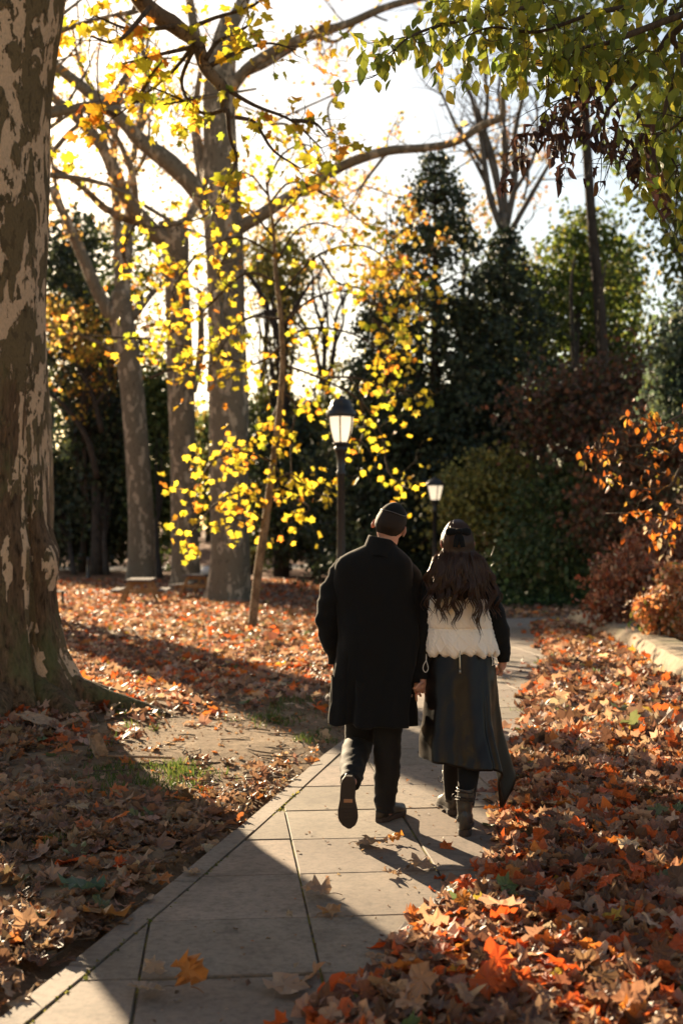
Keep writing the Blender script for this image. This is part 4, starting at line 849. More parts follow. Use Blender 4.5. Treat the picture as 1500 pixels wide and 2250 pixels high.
# --- shrubs of the bed on the right
def bed_shrub(label, base, pts_list, Y, pal, n_tw, per_m, size, seed, mat, droop=.6, tw=.6, lab='shrub', spread=.03, rad=5, temps=None):
    root = thing('shrub', label, lab, base); r = np.random.default_rng(seed); mb = MB(); paths = []
    for pts in pts_list:
        q = [np.array(base)] + [P(a, b, Y + r.normal(0, .2)) for a, b in pts]; p = tube(mb, q, np.linspace(rad, 1.4, len(q)) * Y / F, 6, 5, noise=.05); paths.append(p[len(p) // 4:]); paths += twigs(mb, p[len(p) // 3:], n_tw, tw, .005, r, .1, 2)
    obj('stem', mb, B_TWIG, root); lf = MB(); leaves(lf, temps or OVAL, leaf_points(paths, per_m, spread, r), size, pal, r, droop=droop, jit=.35); obj('foliage', lf, mat, root, smooth=False)
FIRE = [(4, (.40, .13, .022)), (3, (.32, .085, .02)), (1.2, (.46, .23, .045)), (1, (.35, .30, .06)), (1, (.45, .36, .26))]
bed_shrub('arching shrub with orange leaves on bare branches at the right edge', (5.3, 13.6, float(gz(5.3, 13.6))), [[(1520, 1080), (1450, 1040), (1390, 1020), (1300, 990), (1280, 985)], [(1540, 1050), (1470, 1070), (1400, 1075), (1340, 1050), (1325, 1045)], [(1530, 1000), (1480, 960), (1430, 975), (1340, 985)], [(1540, 900), (1500, 910), (1450, 935), (1420, 930)], [(1530, 1150), (1480, 1140), (1420, 1130), (1330, 1128)], [(1540, 1180), (1490, 1170), (1440, 1180)], [(1530, 1020), (1470, 1000), (1440, 990), (1400, 1005)], [(1540, 960), (1500, 950), (1460, 950)], [(1540, 1110), (1500, 1110), (1450, 1100)]], 13.4, FIRE, 5, 5.5, (.06, .11), 160, M_LEAF_GOLD, tw=.3)
def dome(label, px, py, blobs, n, size, pal, seed, mat, clump=.17, base=None):
    wood('shrub', label, px, py, blobs, int(n * 1.5), size, pal, seed, clump, 2.5, mat, 'shrub', temps=OVAL[:3], per=18, base=base, bk=B_TWIG)
WINE = [(3, (.30, .09, .045)), (3, (.22, .10, .06)), (2, (.40, .20, .12)), (1.5, (.14, .06, .04)), (1, (.48, .34, .24))]
dome('wine red shrub at the end of the stone kerb', 1400, 1385, [(1400, 1270, 90, 85, 20.5), (1450, 1210, 70, 60, 20.8), (1350, 1330, 40, 40, 20.2), (1510, 1240, 70, 110, 21)], 6500, (.06, .115), WINE, 161, M_LEAF_DRY)
dome('pale pinkish orange shrub low behind the stone kerb', 1450, 1420, [(1450, 1340, 60, 55, 17.2), (1500, 1300, 60, 60, 17.3), (1510, 1380, 50, 40, 17)], 3600, (.055, .10), [(3, (.52, .36, .24)), (3, (.50, .20, .07)), (2, (.36, .14, .06)), (1, (.20, .19, .06))], 162, M_LEAF_DRY, .09)
dome('low green ground cover plant beside the kerb', 1470, 1420, [(1460, 1378, 36, 16, 17.6), (1510, 1384, 46, 20, 17.4), (1425, 1366, 22, 10, 18.5)], 1200, (.05, .085), [(3, (.11, .17, .04)), (2, (.19, .23, .06)), (1, (.36, .36, .22))], 163, M_LEAF, .08)
# ------------------------------------------------------------------ lamps
M_IRON = simple('lamp_iron', (.022, .020, .020), .42, .5, nscale=60, nstr=.15, ndist=.002)
def mat_globe(em):
    m, nt, bs, out = new_mat('frosted_glass'); bs.inputs['Base Color'].default_value = (.86, .80, .72, 1); bs.inputs['Roughness'].default_value = .35
    t = N(nt, 'ShaderNodeBsdfTranslucent'); t.inputs[0].default_value = (.95, .88, .78, 1); mx = N(nt, 'ShaderNodeMixShader'); mx.inputs[0].default_value = .6
    bs.inputs['Emission Color'].default_value = (1.0, .82, .58, 1); bs.inputs['Emission Strength'].default_value = em
    nt.links.new(bs.outputs[0], mx.inputs[1]); nt.links.new(t.outputs[0], mx.inputs[2]); nt.links.new(mx.outputs[0], out.inputs[0]); return m
def lamp(x, y, top_z, label, em, ribs=6):
    z = float(gz(x, y)); root = thing('street_lamp', label, 'street lamp', (x, y, z), 'park lamps'); H = top_z - z; c = (x, y, z)
    m = MB(); lathe(m, c, [(.20, -.05), (.20, .12), (.185, .16), (.16, .2), (.15, .5), (.13, .62), (.14, .66), (.11, .70), (.085, .8)], 24); obj('base', m, M_IRON, root)
    m = MB(); hp = H - .66; lathe(m, c, [(.075, .78), (.064, 1.2), (.053, hp - .45), (.068, hp - .43), (.068, hp - .39), (.053, hp - .37), (.056, hp - .22), (.080, hp - .10), (.098, hp - .08), (.102, hp - .04), (.08, hp - .02), (.08, hp)], 20)
    obj('post', m, M_IRON, root)
    def gr(t): return .108 + .080 * math.sin(min(1, t * 1.02) * math.pi / 2) ** .85
    gh = .40; g0 = hp + .0
    m = MB(); lathe(m, c, [(.05, g0 - .01), (.11, g0), (.118, g0 + .03), (.095, g0 + .045)], 24); obj('collar', m, M_IRON, root)
    m = MB(); ts = np.linspace(0, 1, 10); R = [ring((x, y, z + g0 + .035 + t * gh), gr(t) - .008, gr(t) - .008, 36) for t in ts]; loft(m, R, False, False); obj('globe', m, mat_globe(em), root)
    for k in range(ribs):
        a = k / ribs * 2 * math.pi + .45; m = MB(); tube(m, [(x + (gr(t) + .004) * math.cos(a), y + (gr(t) + .004) * math.sin(a), z + g0 + .03 + t * gh) for t in ts], .0115, 6, 2); obj('rib', m, M_IRON, root)
    t0 = g0 + .035 + gh
    m = MB(); lathe(m, c, [(0.160, t0 - .03), (0.210, t0 - .03), (0.214, t0 + .0), (0.214, t0 + .055), (0.200, t0 + .065), (0.180, t0 + .07), (0.172, t0 + .12), (0.148, t0 + .125), (0.150, t0 + .17), (0.118, t0 + .222), (0.064, t0 + .235), (0.036, t0 + .24), (0.032, t0 + .255), (0.022, t0 + .285), (0.000, t0 + .29)], 32); obj('cap', m, M_IRON, root)
LY = 18.5
a = P(749, 875, LY); lamp(a[0], LY, a[2] - .02, 'park lamp with pale frosted globe standing just behind the walkers', .45)
LY = 35.2
a = P(955, 1046, LY)
def lantern(x, y, top_z):
    z = float(gz(x, y)); root = thing('street_lamp', 'distant park lamp with warm lit lantern among the dark shrubs', 'street lamp', (x, y, z), 'park lamps'); H = top_z - z; c = (x, y, z)
    m = MB(); lathe(m, c, [(.19, -.1), (.19, .15), (.14, .22), (.13, .6), (.08, .7), (.062, H - 1.0), (.09, H - .98), (.06, H - .92), (.075, H - .72), (.13, H - .66)], 20); obj('post', m, M_IRON, root)
    m = MB(); loft(m, [ring((x, y, z + H - .66 + t * .4), .13 + .09 * t, .13 + .09 * t, 8) for t in (0, .5, 1)], False, False); obj('globe', m, mat_globe(.45), root)
    for k in range(4):
        q = k * math.pi / 2 + .3; m = MB(); tube(m, [(x + .135 * math.cos(q), y + .135 * math.sin(q), z + H - .66), (x + .225 * math.cos(q), y + .225 * math.sin(q), z + H - .26)], .014, 6, 2); obj('rib', m, M_IRON, root)
    m = MB(); lathe(m, c, [(.2, H - .27), (.27, H - .27), (.27, H - .23), (.17, H - .12), (.08, H - .07), (.03, H - .05), (.0, H)], 24); obj('cap', m, M_IRON, root)
lantern(a[0], LY, a[2])

# ------------------------------------------------------------------ picnic tables
M_WOODT = simple('weathered_top', (.17, .145, .135), .95, .08, nscale=12, nstr=.4, ndist=.004, var=.3, stretch=(4, .6, 4)); M_WOODL = simple('table_leg_wood', (.34, .20, .09), .8, .3, nscale=14, nstr=.4, ndist=.004, var=.3, stretch=(4, 4, .8))
def table(px, py, yaw, label, sc=1.0):
    b = gp(px, py); x, y, z = b; root = thing('picnic_table', label, 'picnic table', b, 'picnic tables under the plane trees'); Rz = rotz(yaw); h = .70
    def bx(m, c, s, rot=None): box(m, Rz @ (np.array(c) * sc) + b, np.array(s) * sc, Rz @ (rot if rot is not None else np.eye(3)), bev=.006)
    m = MB()
    for k in range(5): bx(m, (-.296 + k * .148, 0, h), (.138, 1.8, .045))
    obj('tabletop', m, M_WOODT, root)
    for s in (-1, 1):
        m = MB()
        for k in (0, 1): bx(m, (s * (.62 + k * .145), 0, .40), (.135, 1.8, .04))
        obj('bench', m, M_WOODT, root)
    for yy in (-.65, .65):
        for s in (-1, 1):
            m = MB(); bx(m, (s * .42, yy, h / 2 - .03), (.09, .045, h * 1.12), roty(-s * .45)); obj('leg', m, M_WOODL, root)
        m = MB(); bx(m, (0, yy + .046, .36), (1.5, .04, .09)); obj('beam', m, M_WOODL, root)
        m = MB(); bx(m, (0, yy + .046, h - .07), (.68, .04, .09)); obj('batten', m, M_WOODL, root)
    m = MB(); bx(m, (0, .35, .50), (.07, .045, .5), rotx(.75)); obj('brace', m, M_WOODL, root)
table(310, 1325, .06, 'whole picnic table with two benches before the pale trunk', .95)
table(447, 1313, -.22, 'picnic table half hidden by the thick straight trunk', 1.0)
# white bag on the second table
b = gp(447, 1313); m = MB(); c = b + [.12, -.2, .72]
loft(m, [ring(c + [0, 0, h], a, a * .7, 20, 2.6) + sn(ring(c + [0, 0, h], a, a * .7, 20), 12, 4)[:, None] * .015 for h, a in ((0, .15), (.06, .19), (.14, .17), (.2, .10), (.24, .05))])
obj('white_bag', m, simple('white_plastic', (.75, .72, .68), .5, .4), label='white bag lying on the half hidden picnic table', cat='bag', loc=c)
b = gp(195, 1274); m = MB(); lathe(m, b, [(.10, -.05), (.10, .05), (.075, .08), (.07, .75), (.085, .8), (.06, .86), (0, .9)], 16); obj('bollard', m, M_IRON, label='small black bollard beside the distant path at the left', cat='bollard', loc=b)

# ------------------------------------------------------------------ single leaves and bark
def one_leaf(px, py, size, col, label, seed, lift=.012, tilt=(.1, .1), yaw=0, cat='leaf', name='fallen_leaf', curl=.4, temp=None):
    b = gp(px, py); z = float(gz(b[0], b[1])); onpath = b[0] > left_x(b[1]); c = np.array([b[0], b[1], z + (.022 if onpath else .02)]); V, Fs = temp or plane_leaf(seed, True, curl)
    V = (V - [0, .38, 0]) * size; V = V @ (rotz(yaw) @ rotx(tilt[0]) @ roty(tilt[1])).T; V = V + c + [0, 0, lift - min(0, 0)]; V[:, 2] += max(0, c[2] + .004 - V[:, 2].min()); V[:, 2] -= max(0, V[:, 2].min() - c[2] - .004)
    m = MB(); m.add(V, Fs, col); 
    if temp is None:
        st = V[0] if False else None
        a = c + (rotz(yaw) @ np.array([0, -.36, 0])) * size; e = c + (rotz(yaw + .3) @ np.array([0, -.85, 0])) * size
        tube(m, [a + [0, 0, .012], (a + e) / 2 + [0, 0, .014], e + [0, 0, .004]], .0017, 5, 3, col=tuple(np.array(col) * .6))
    return obj(name, m, M_LEAF_DRY, smooth=False, label=label, cat=cat, loc=c, group='single leaves lying on the path' if name == 'fallen_leaf' else None)
one_leaf(698, 1982, .125, (.33, .22, .15), 'broad tan leaf lying in the shaded middle of the path', 201, tilt=(.15, -.1), yaw=1.3)
one_leaf(722, 2020, .10, (.34, .19, .09), 'smaller orange brown leaf just below the broad tan one', 202, yaw=-1.0)
one_leaf(421, 1932, .085, (.38, .26, .17), 'pale curled leaf on the mossy joint beside the kerb', 203, yaw=2.0)
one_leaf(412, 2182, .12, (.40, .17, .05), 'large upright orange leaf at the bottom of the path', 204, tilt=(.95, .2), yaw=.4, curl=1.2)
one_leaf(341, 2153, .075, (.33, .24, .17), 'small pale leaf standing near the large orange leaf', 205, tilt=(.6, .2), yaw=.2)
one_leaf(325, 2200, .12, (.28, .21, .16), 'ragged grey brown leaf where shade meets sun at the bottom', 206, yaw=1.9)
one_leaf(625, 2192, .135, (.34, .23, .16), 'wide tan leaf at the bottom edge of the leaf drift', 207, tilt=(.2, .1), yaw=-.6)
one_leaf(828, 1873, .13, (.34, .22, .13), 'tan leaf lying across the shadow of the lifted shoe', 208, tilt=(.1, .2), yaw=1.5)
one_leaf(866, 1860, .08, (.46, .20, .04), 'small orange leaf on the sunny slab below the walkers', 209, yaw=-1.6)
one_leaf(862, 1938, .09, (.24, .16, .11), 'dark crumpled leaf on the joint beside the shade edge', 210, yaw=1.2)
one_leaf(930, 1925, .13, (.33, .22, .15), 'large tan leaf at the tip of the leaf drift near the shadow', 211, tilt=(.3, .1), yaw=.8)
one_leaf(800, 1868, .10, (.38, .27, .19), 'pale torn leaf under the toe of the lifted shoe', 212, yaw=-2.1)
one_leaf(635, 2030, .03, (.30, .24, .18), 'tiny upright leaf scrap in the shade near the middle joint', 213, tilt=(1.1, 0), yaw=.3)
one_leaf(185, 1983, .20, (.075, .12, .085), 'big grey green leaf among dry brown leaves', 214, tilt=(.15, .1), yaw=1.7)
one_leaf(190, 1985, .02, (.2, .12, .08), 'scrap of brown leaf on the big grey green leaf', 219, lift=.05) if False else None
one_leaf(225, 2035, .17, (.27, .135, .05), 'large rusty leaf beside the big grey green leaf', 215, tilt=(.4, .1), yaw=2.4)
one_leaf(1335, 1830, .17, (.58, .15, .025), 'bright orange upright leaf on the leaf drift', 216, tilt=(1.0, .1), yaw=.5)
one_leaf(1350, 1775, .16, (.42, .12, .03), 'tall dark orange leaf standing behind the bright orange one', 217, tilt=(1.3, .3), yaw=.2)
one_leaf(1450, 1580, .14, (.16, .24, .04), 'bright green leaf lying on the drift at the right edge', 218, yaw=1.4, temp=oval_leaf(5, .2, .5))
M_FLAKE = simple('bark_flake', (.30, .20, .13), .85, .2, nscale=30, nstr=.5, ndist=.004, var=.35)
def flake(px, py, w, l, roll, yaw, label, stand=0.0):
    b = gp(px, py); c = np.array([b[0], b[1], float(gz(b[0], b[1])) + .015]); m = MB(); rr = np.random.default_rng(int(px)); rows = []
    for t in np.linspace(0, 1, 9):
        a = np.linspace(-1, 1, 9); ww = w * .5 * (.55 + .45 * math.sin(t * 2.6 + .3)) * rr.uniform(.85, 1.1); x = a * ww; z = roll * (a ** 2) * w * .5
        top = np.column_stack([x, np.full(9, (t - .5) * l) + rr.normal(0, .012, 9), z + .006]); rows.append(np.concatenate([top, top[::-1] - [0, 0, .007]]))
    R = np.array(rows); R = R @ (rotz(yaw) @ rotx(stand)).T; R[..., 2] -= R[..., 2].min(); loft(m, R + c, True, True)
    obj('bark_flake', m, M_FLAKE, smooth=False, label=label, cat='bark', loc=c)
flake(205, 1672, .13, .17, .9, .9, 'curled tan bark flake standing on the shaded earth', 1.0)
flake(85, 1602, .24, .36, .15, 1.2, 'wide flat bark plate at the foot of the massive trunk', .25)
flake(55, 1632, .12, .2, .3, .3, 'smaller bark plate below the wide flat one', .1)
flake(300, 1672, .03, .5, .5, 1.5, 'long thin dark bark strip on the shaded earth', .02)
flake(160, 1600, .08, .2, .6, -.5, 'rolled bark strip against the trunk foot', .1)
# ------------------------------------------------------------------ people
M_SKIN, _nt, _bs, _ = new_mat('skin'); _bs.inputs['Base Color'].default_value = (.52, .27, .19, 1); _bs.inputs['Roughness'].default_value = .5
_bs.inputs['Subsurface Weight'].default_value = .25; _bs.inputs['Subsurface Radius'].default_value = (.012, .004, .002); _bs.inputs['Subsurface Scale'].default_value = 1.0
def cloth(name, col, rough, sheen, nscale, nstr, wr=0, spec=.3, dist=.002):
    m, nt, bs, _ = new_mat(name); v = coords(nt); h = noise(nt, v, nscale, 4, .7); bs.inputs['Base Color'].default_value = (*col, 1); bs.inputs['Roughness'].default_value = rough; bs.inputs['Specular IOR Level'].default_value = spec
    if sheen: bs.inputs['Sheen Weight'].default_value = sheen; bs.inputs['Sheen Roughness'].default_value = .45; bs.inputs['Sheen Tint'].default_value = (1, .9, .8, 1)
    if wr: h = mix(nt, .5, h, noise(nt, coords(nt, (1, 1, .6)), wr, 4, .55))
    bump(nt, bs, h, nstr, dist); return m
M_COAT = cloth('black_wool', (.0055, .0048, .0045), .95, .06, 260, .5); M_TROUSER = cloth('black_twill', (.008, .007, .0068), .8, .06, 220, .3, 14, .3, .006)
M_LEATHER = cloth('black_leather', (.010, .0068, .005), .36, 0, 90, .12, 6, .24, .016); M_SHOE = cloth('shoe_leather', (.035, .027, .022), .42, 0, 70, .15, 0, .5)
M_BOOT = cloth('boot_leather', (.05, .04, .032), .34, 0, 60, .25, 12, .5, .006); M_RUBBER = simple('rubber_sole', (.055, .04, .032), .75, .3, nscale=80, nstr=.2, ndist=.002)
M_KNITB = cloth('black_knit', (.007, .0064, .0062), .95, .08, 150, .5); M_VEST = cloth('cream_knit', (.93, .83, .72), .9, .12, 170, .5, 0, .2); M_VELVET = cloth('black_velvet', (.005, .005, .005), .95, .04, 300, .2)
M_BRASS = simple('zip_metal', (.42, .36, .28), .35, .5, 1.0); M_CORD = simple('cord', (.72, .66, .58), .7, .3); M_PATCH = simple('sole_patch', (.34, .17, .09), .6, .3)
M_EYE = simple('eye_white', (.75, .72, .68), .3, .5); M_IRIS = simple('iris', (.03, .02, .015), .3, .5); M_LIP = simple('lips', (.36, .12, .09), .5, .4)
def mat_hair(name, col, rough=.32):
    m, nt, bs, out = new_mat(name); bs.inputs['Base Color'].default_value = (*col, 1); bs.inputs['Roughness'].default_value = rough; bs.inputs['Specular IOR Level'].default_value = .55
    t = N(nt, 'ShaderNodeBsdfTranslucent'); t.inputs[0].default_value = (.42, .20, .085, 1); mx = N(nt, 'ShaderNodeMixShader'); mx.inputs[0].default_value = .28
    nt.links.new(bs.outputs[0], mx.inputs[1]); nt.links.new(t.outputs[0], mx.inputs[2]); nt.links.new(mx.outputs[0], out.inputs[0]); return m
M_HAIRM = simple('short_hair', (.026, .017, .012), .75, .2, nscale=320, nstr=.5, ndist=.003); M_HAIRW = mat_hair('long_hair', (.07, .036, .021), .38); M_SCALP = simple('hair_under', (.022, .012, .008), .5, .35, nscale=1, nstr=.9, ndist=.01, var=.5, stretch=(230, 230, 9))

def head_grid(nu=56, nv=40, k=1.0):
    """unit head grid; face towards +y; returns points (metres) and unit directions"""
    u = np.arange(nu) / nu * 2 * np.pi; v = (np.arange(nv) + .5) / nv * np.pi; U, Vv = np.meshgrid(u, v)
    D = np.stack([np.sin(Vv) * np.cos(U), np.sin(Vv) * np.sin(U), np.cos(Vv)], -1); x, y, z = D[..., 0], D[..., 1], D[..., 2]
    A, B, C = .077 * k, .097 * k, .118 * k; X, Y, Z = x * A, y * B, z * C
    low = np.clip(-z - .1, 0, 1); X = X * (1 - .38 * low); Y = np.where(y < 0, Y * (1 - .42 * low), Y * (1 - .10 * low)); Y = Y + np.clip(-y, 0, 1) * -.008 * np.exp(-((z - .1) / .4) ** 2)
    f = (y > 0)
    def g(cx, cz, sx, sz): return f * np.exp(-((X - cx) / sx) ** 2 - ((Z - cz) / sz) ** 2)
    Y = Y + g(0, -.022, .011, .020) * .020 + g(0, .005, .008, .02) * .008 - g(.033, .004, .016, .011) * .011 - g(-.033, .004, .016, .011) * .011 + g(0, .026, .05, .010) * .004 + g(0, -.058, .02, .009) * .006 + g(0, -.098, .022, .016) * .010 + g(.04, -.03, .02, .02) * .003 + g(-.04, -.03, .02, .02) * .003
    return np.stack([X, Y, Z], -1), D
def head_mb(mb, M, c, k=1.0):
    H, _ = head_grid(k=k); W = H.reshape(-1, 3) @ M.T + c; loft(mb, W.reshape(H.shape), True, True)
    for s in (-1, 1):      # ears
        R = []
        for t in np.linspace(0, np.pi, 9):
            q = np.array([(math.sin(t) * .006 * math.cos(a) + s * (.079 * k + .006 * math.sin(t)), math.sin(t) * .017 * math.sin(a) - .010 + .006 * math.cos(t), .034 * math.cos(t) - .008 + .0 * a) for a in np.linspace(0, 2 * np.pi, 14, endpoint=False)])
            q[:, 0] += s * (.012 * np.clip(-(q[:, 1] + .005) / .016, -.3, 1)); R.append(q @ M.T + c)
        loft(mb, np.array(R), True, True)
def face_parts(root, M, c, k=1.0):
    for s in (-1, 1):
        m = MB(); e = np.array([s * .033, .086, .004]) * k; lathe_pts = [ring((0, 0, math.cos(t) * .0115), max(1e-4, math.sin(t) * .0115), max(1e-4, math.sin(t) * .0115), 14) for t in np.linspace(np.pi, 0, 9)]
        R = np.array([(q + e) @ M.T + c for q in lathe_pts]); loft(m, R); eye = obj('eye', m, M_EYE, root)
        m = MB(); e2 = e + [0, .0098, 0]; R = np.array([(q * [.5, .28, .5] + e2) @ M.T + c for q in lathe_pts]); loft(m, R); obj('iris', m, M_IRIS, eye)
        m = MB(); tube(m, [(np.array([s * (.014 + .036 * t) * 1.0, .094 - .012 * t * t, .022 + .006 * math.sin(t * 2.6)]) * k) @ M.T + c for t in np.linspace(0, 1, 6)], [.002, .0035, .0035, .003, .0025, .001], 6, 3); obj('eyebrow', m, M_SCALP, root)
    m = MB()
    for dz in (-.0035, .0035): tube(m, [(np.array([x, .0985 - x * x * 9, -.058 + dz * (1 - (x / .026) ** 2)]) * k) @ M.T + c for x in np.linspace(-.024, .024, 9)], [.001, .003, .004, .004, .0042, .004, .004, .003, .001], 8, 2)
    obj('mouth', m, M_LIP, root)
def capsule(mb, a, b, ra, rb, n=14):
    a, b = np.asarray(a, float), np.asarray(b, float); d = b - a; l = np.linalg.norm(d); d = d / (l + 1e-9); pts = []; rs = []
    for t in np.linspace(-np.pi / 2, 0, 5): pts.append(a + d * ra * math.sin(t)); rs.append(max(1e-4, ra * math.cos(t)))
    for t in np.linspace(0, np.pi / 2, 5): pts.append(b + d * rb * math.sin(t)); rs.append(max(1e-4, rb * math.cos(t)))
    p = np.array(pts); up = np.array([0, 0, 1.]) if abs(d[2]) < .9 else np.array([0, 1., 0]); u = np.cross(d, up); u /= np.linalg.norm(u); w = np.cross(d, u); th = np.arange(n) / n * 2 * np.pi
    R = p[:, None] + np.array(rs)[:, None, None] * (np.cos(th)[None, :, None] * u + np.sin(th)[None, :, None] * w); loft(mb, R)
def fused(mb, name, off, voxel=.0055, smooth=5):
    """melts overlapping shapes into one continuous skin"""
    me = mb.mesh(name + '_raw', off); o = bpy.data.objects.new(name + '_raw', me); COL.objects.link(o)
    md = o.modifiers.new('melt', 'REMESH'); md.mode = 'VOXEL'; md.voxel_size = voxel; md.use_smooth_shade = True
    s = o.modifiers.new('soft', 'SMOOTH'); s.factor = .5; s.iterations = smooth
    bpy.context.view_layer.update(); dg = bpy.context.evaluated_depsgraph_get(); out = bpy.data.meshes.new_from_object(o.evaluated_get(dg)); out.name = name
    bpy.data.objects.remove(o); bpy.data.meshes.remove(me); return out
def chain(mb, pts, rad):
    for i in range(len(pts) - 1): capsule(mb, pts[i], pts[i + 1], rad[i], rad[i + 1])
def fingers(mb, lst, r0=.0088):
    for pts in lst: chain(mb, [np.array(p) for p in pts], np.linspace(r0, r0 * .78, len(pts)))
def wr(R, f, amp, seed, stretch=(1, 1, 1)):
    """push a loft's rings about their centres with folds"""
    R = np.array(R, float); c = R.mean(1, keepdims=True); d = R - c; l = np.linalg.norm(d, axis=2, keepdims=True); k = sn(R.reshape(-1, 3) * stretch, f, seed).reshape(R.shape[0], R.shape[1], 1)
    return R + d / (l + 1e-6) * k * np.reshape(amp, (-1, 1, 1) if np.ndim(amp) else (1, 1, 1))
def sleeve(mb, pts, rad, seed, amp=.008, n=28, per=9):
    q = spline(np.column_stack([pts, rad]), per); p, r = q[:, :3], q[:, 3]; _, Nn, B = frames(p); th = np.arange(n) / n * 2 * np.pi
    R = p[:, None] + r[:, None, None] * (np.cos(th)[None, :, None] * Nn[:, None] + np.sin(th)[None, :, None] * B[:, None]); R = wr(R, 16, amp, seed, (1, 1, 2.2)); R = np.concatenate([R, [p[-1] + (R[-1] - p[-1]) * .86]]); loft(mb, R, True, True)
def shoe_shape(L=.29, w=.098, h=.075):
    """outline of a sole: (y along the foot from the heel, half width, centre shift)"""
    t = np.linspace(0, 1, 15); hw = w / 2 * np.interp(t, [0, .06, .15, .3, .45, .65, .78, .9, .97, 1], [.35, .62, .74, .74, .76, .98, 1.0, .80, .45, .15]); return t * L, hw
def shoe(root, M, c, side, upper, lace=True, name='shoe', ribs=True, sole_h=.026):
    y, hw = shoe_shape(); sh = .008 * np.sin(y / .29 * 3) * side
    def T(v): return np.asarray(v) @ M.T + c
    m = MB(); R = []
    for yy, w_, s in zip(y, hw, sh):
        rise = .010 * max(0, (yy / .29 - .75) / .25) ** 2; hgt = np.interp(yy / .29, [0, .05, .2, .35, .5, .7, .9, 1], [.06, .085, .095, .088, .07, .05, .036, .022])
        th = np.linspace(0, np.pi, 13); rows = [(s + w_ * 1.0 * math.copysign(abs(math.cos(a)) ** .75, math.cos(a)), yy, sole_h * .8 + rise + hgt * math.sin(a) ** .8) for a in th]; R.append(rows)
    loft(m, T(np.array(R)), True, True); o = obj(name, m, upper, root)
    m = MB(); oy = np.concatenate([y, y[::-1]]); ox = np.concatenate([sh + hw * 1.06, (sh - hw * 1.06)[::-1]]); k = len(oy); rise = .010 * np.clip((oy / .29 - .75) / .25, 0, 1) ** 2
    lv = [np.column_stack([ox * a, oy, rise + z]) for a, z in ((.97, 0), (1, .003), (1, sole_h * .9), (.96, sole_h))]; V = T(np.concatenate(lv)); j = np.arange(k)
    m.add(V, [np.array([list(range(k - 1, -1, -1))]), np.array([list(range(3 * k, 4 * k))])] + [np.stack([q * k + j, q * k + (j + 1) % k, (q + 1) * k + (j + 1) % k, (q + 1) * k + j], -1) for q in range(3)])
    so_ = obj('sole', m, M_RUBBER, o, smooth=False)
    if ribs:
        m = MB()
        for q in range(34):
            yy = .02 + q * .0078; w_ = np.interp(yy, y, hw) * .86; s = np.interp(yy, y, sh)
            if .115 < yy < .15: 
                for sg in (-1, 1): box(m, T((s + sg * w_ * .78, yy, -.0005)), (w_ * .40, .004, .004), M)
                continue
            box(m, T((s, yy, -.0005 + .010 * max(0, (yy / .29 - .75) / .25) ** 2)), (w_ * 2, .004, .004), M)
        obj('tread', m, M_RUBBER, o, smooth=False)
        m = MB(); box(m, T((.004 * side, .132, -.0012)), (.046, .020, .003), M, bev=.001); obj('sole_patch', m, M_PATCH, o)
    m = MB(); tube(m, [T((-.006, -.004, .085)), T((-.006, -.010, .105)), T((.006, -.010, .105)), T((.006, -.004, .085))], .003, 6, 4); obj('heel_tab', m, upper, o)
    return o

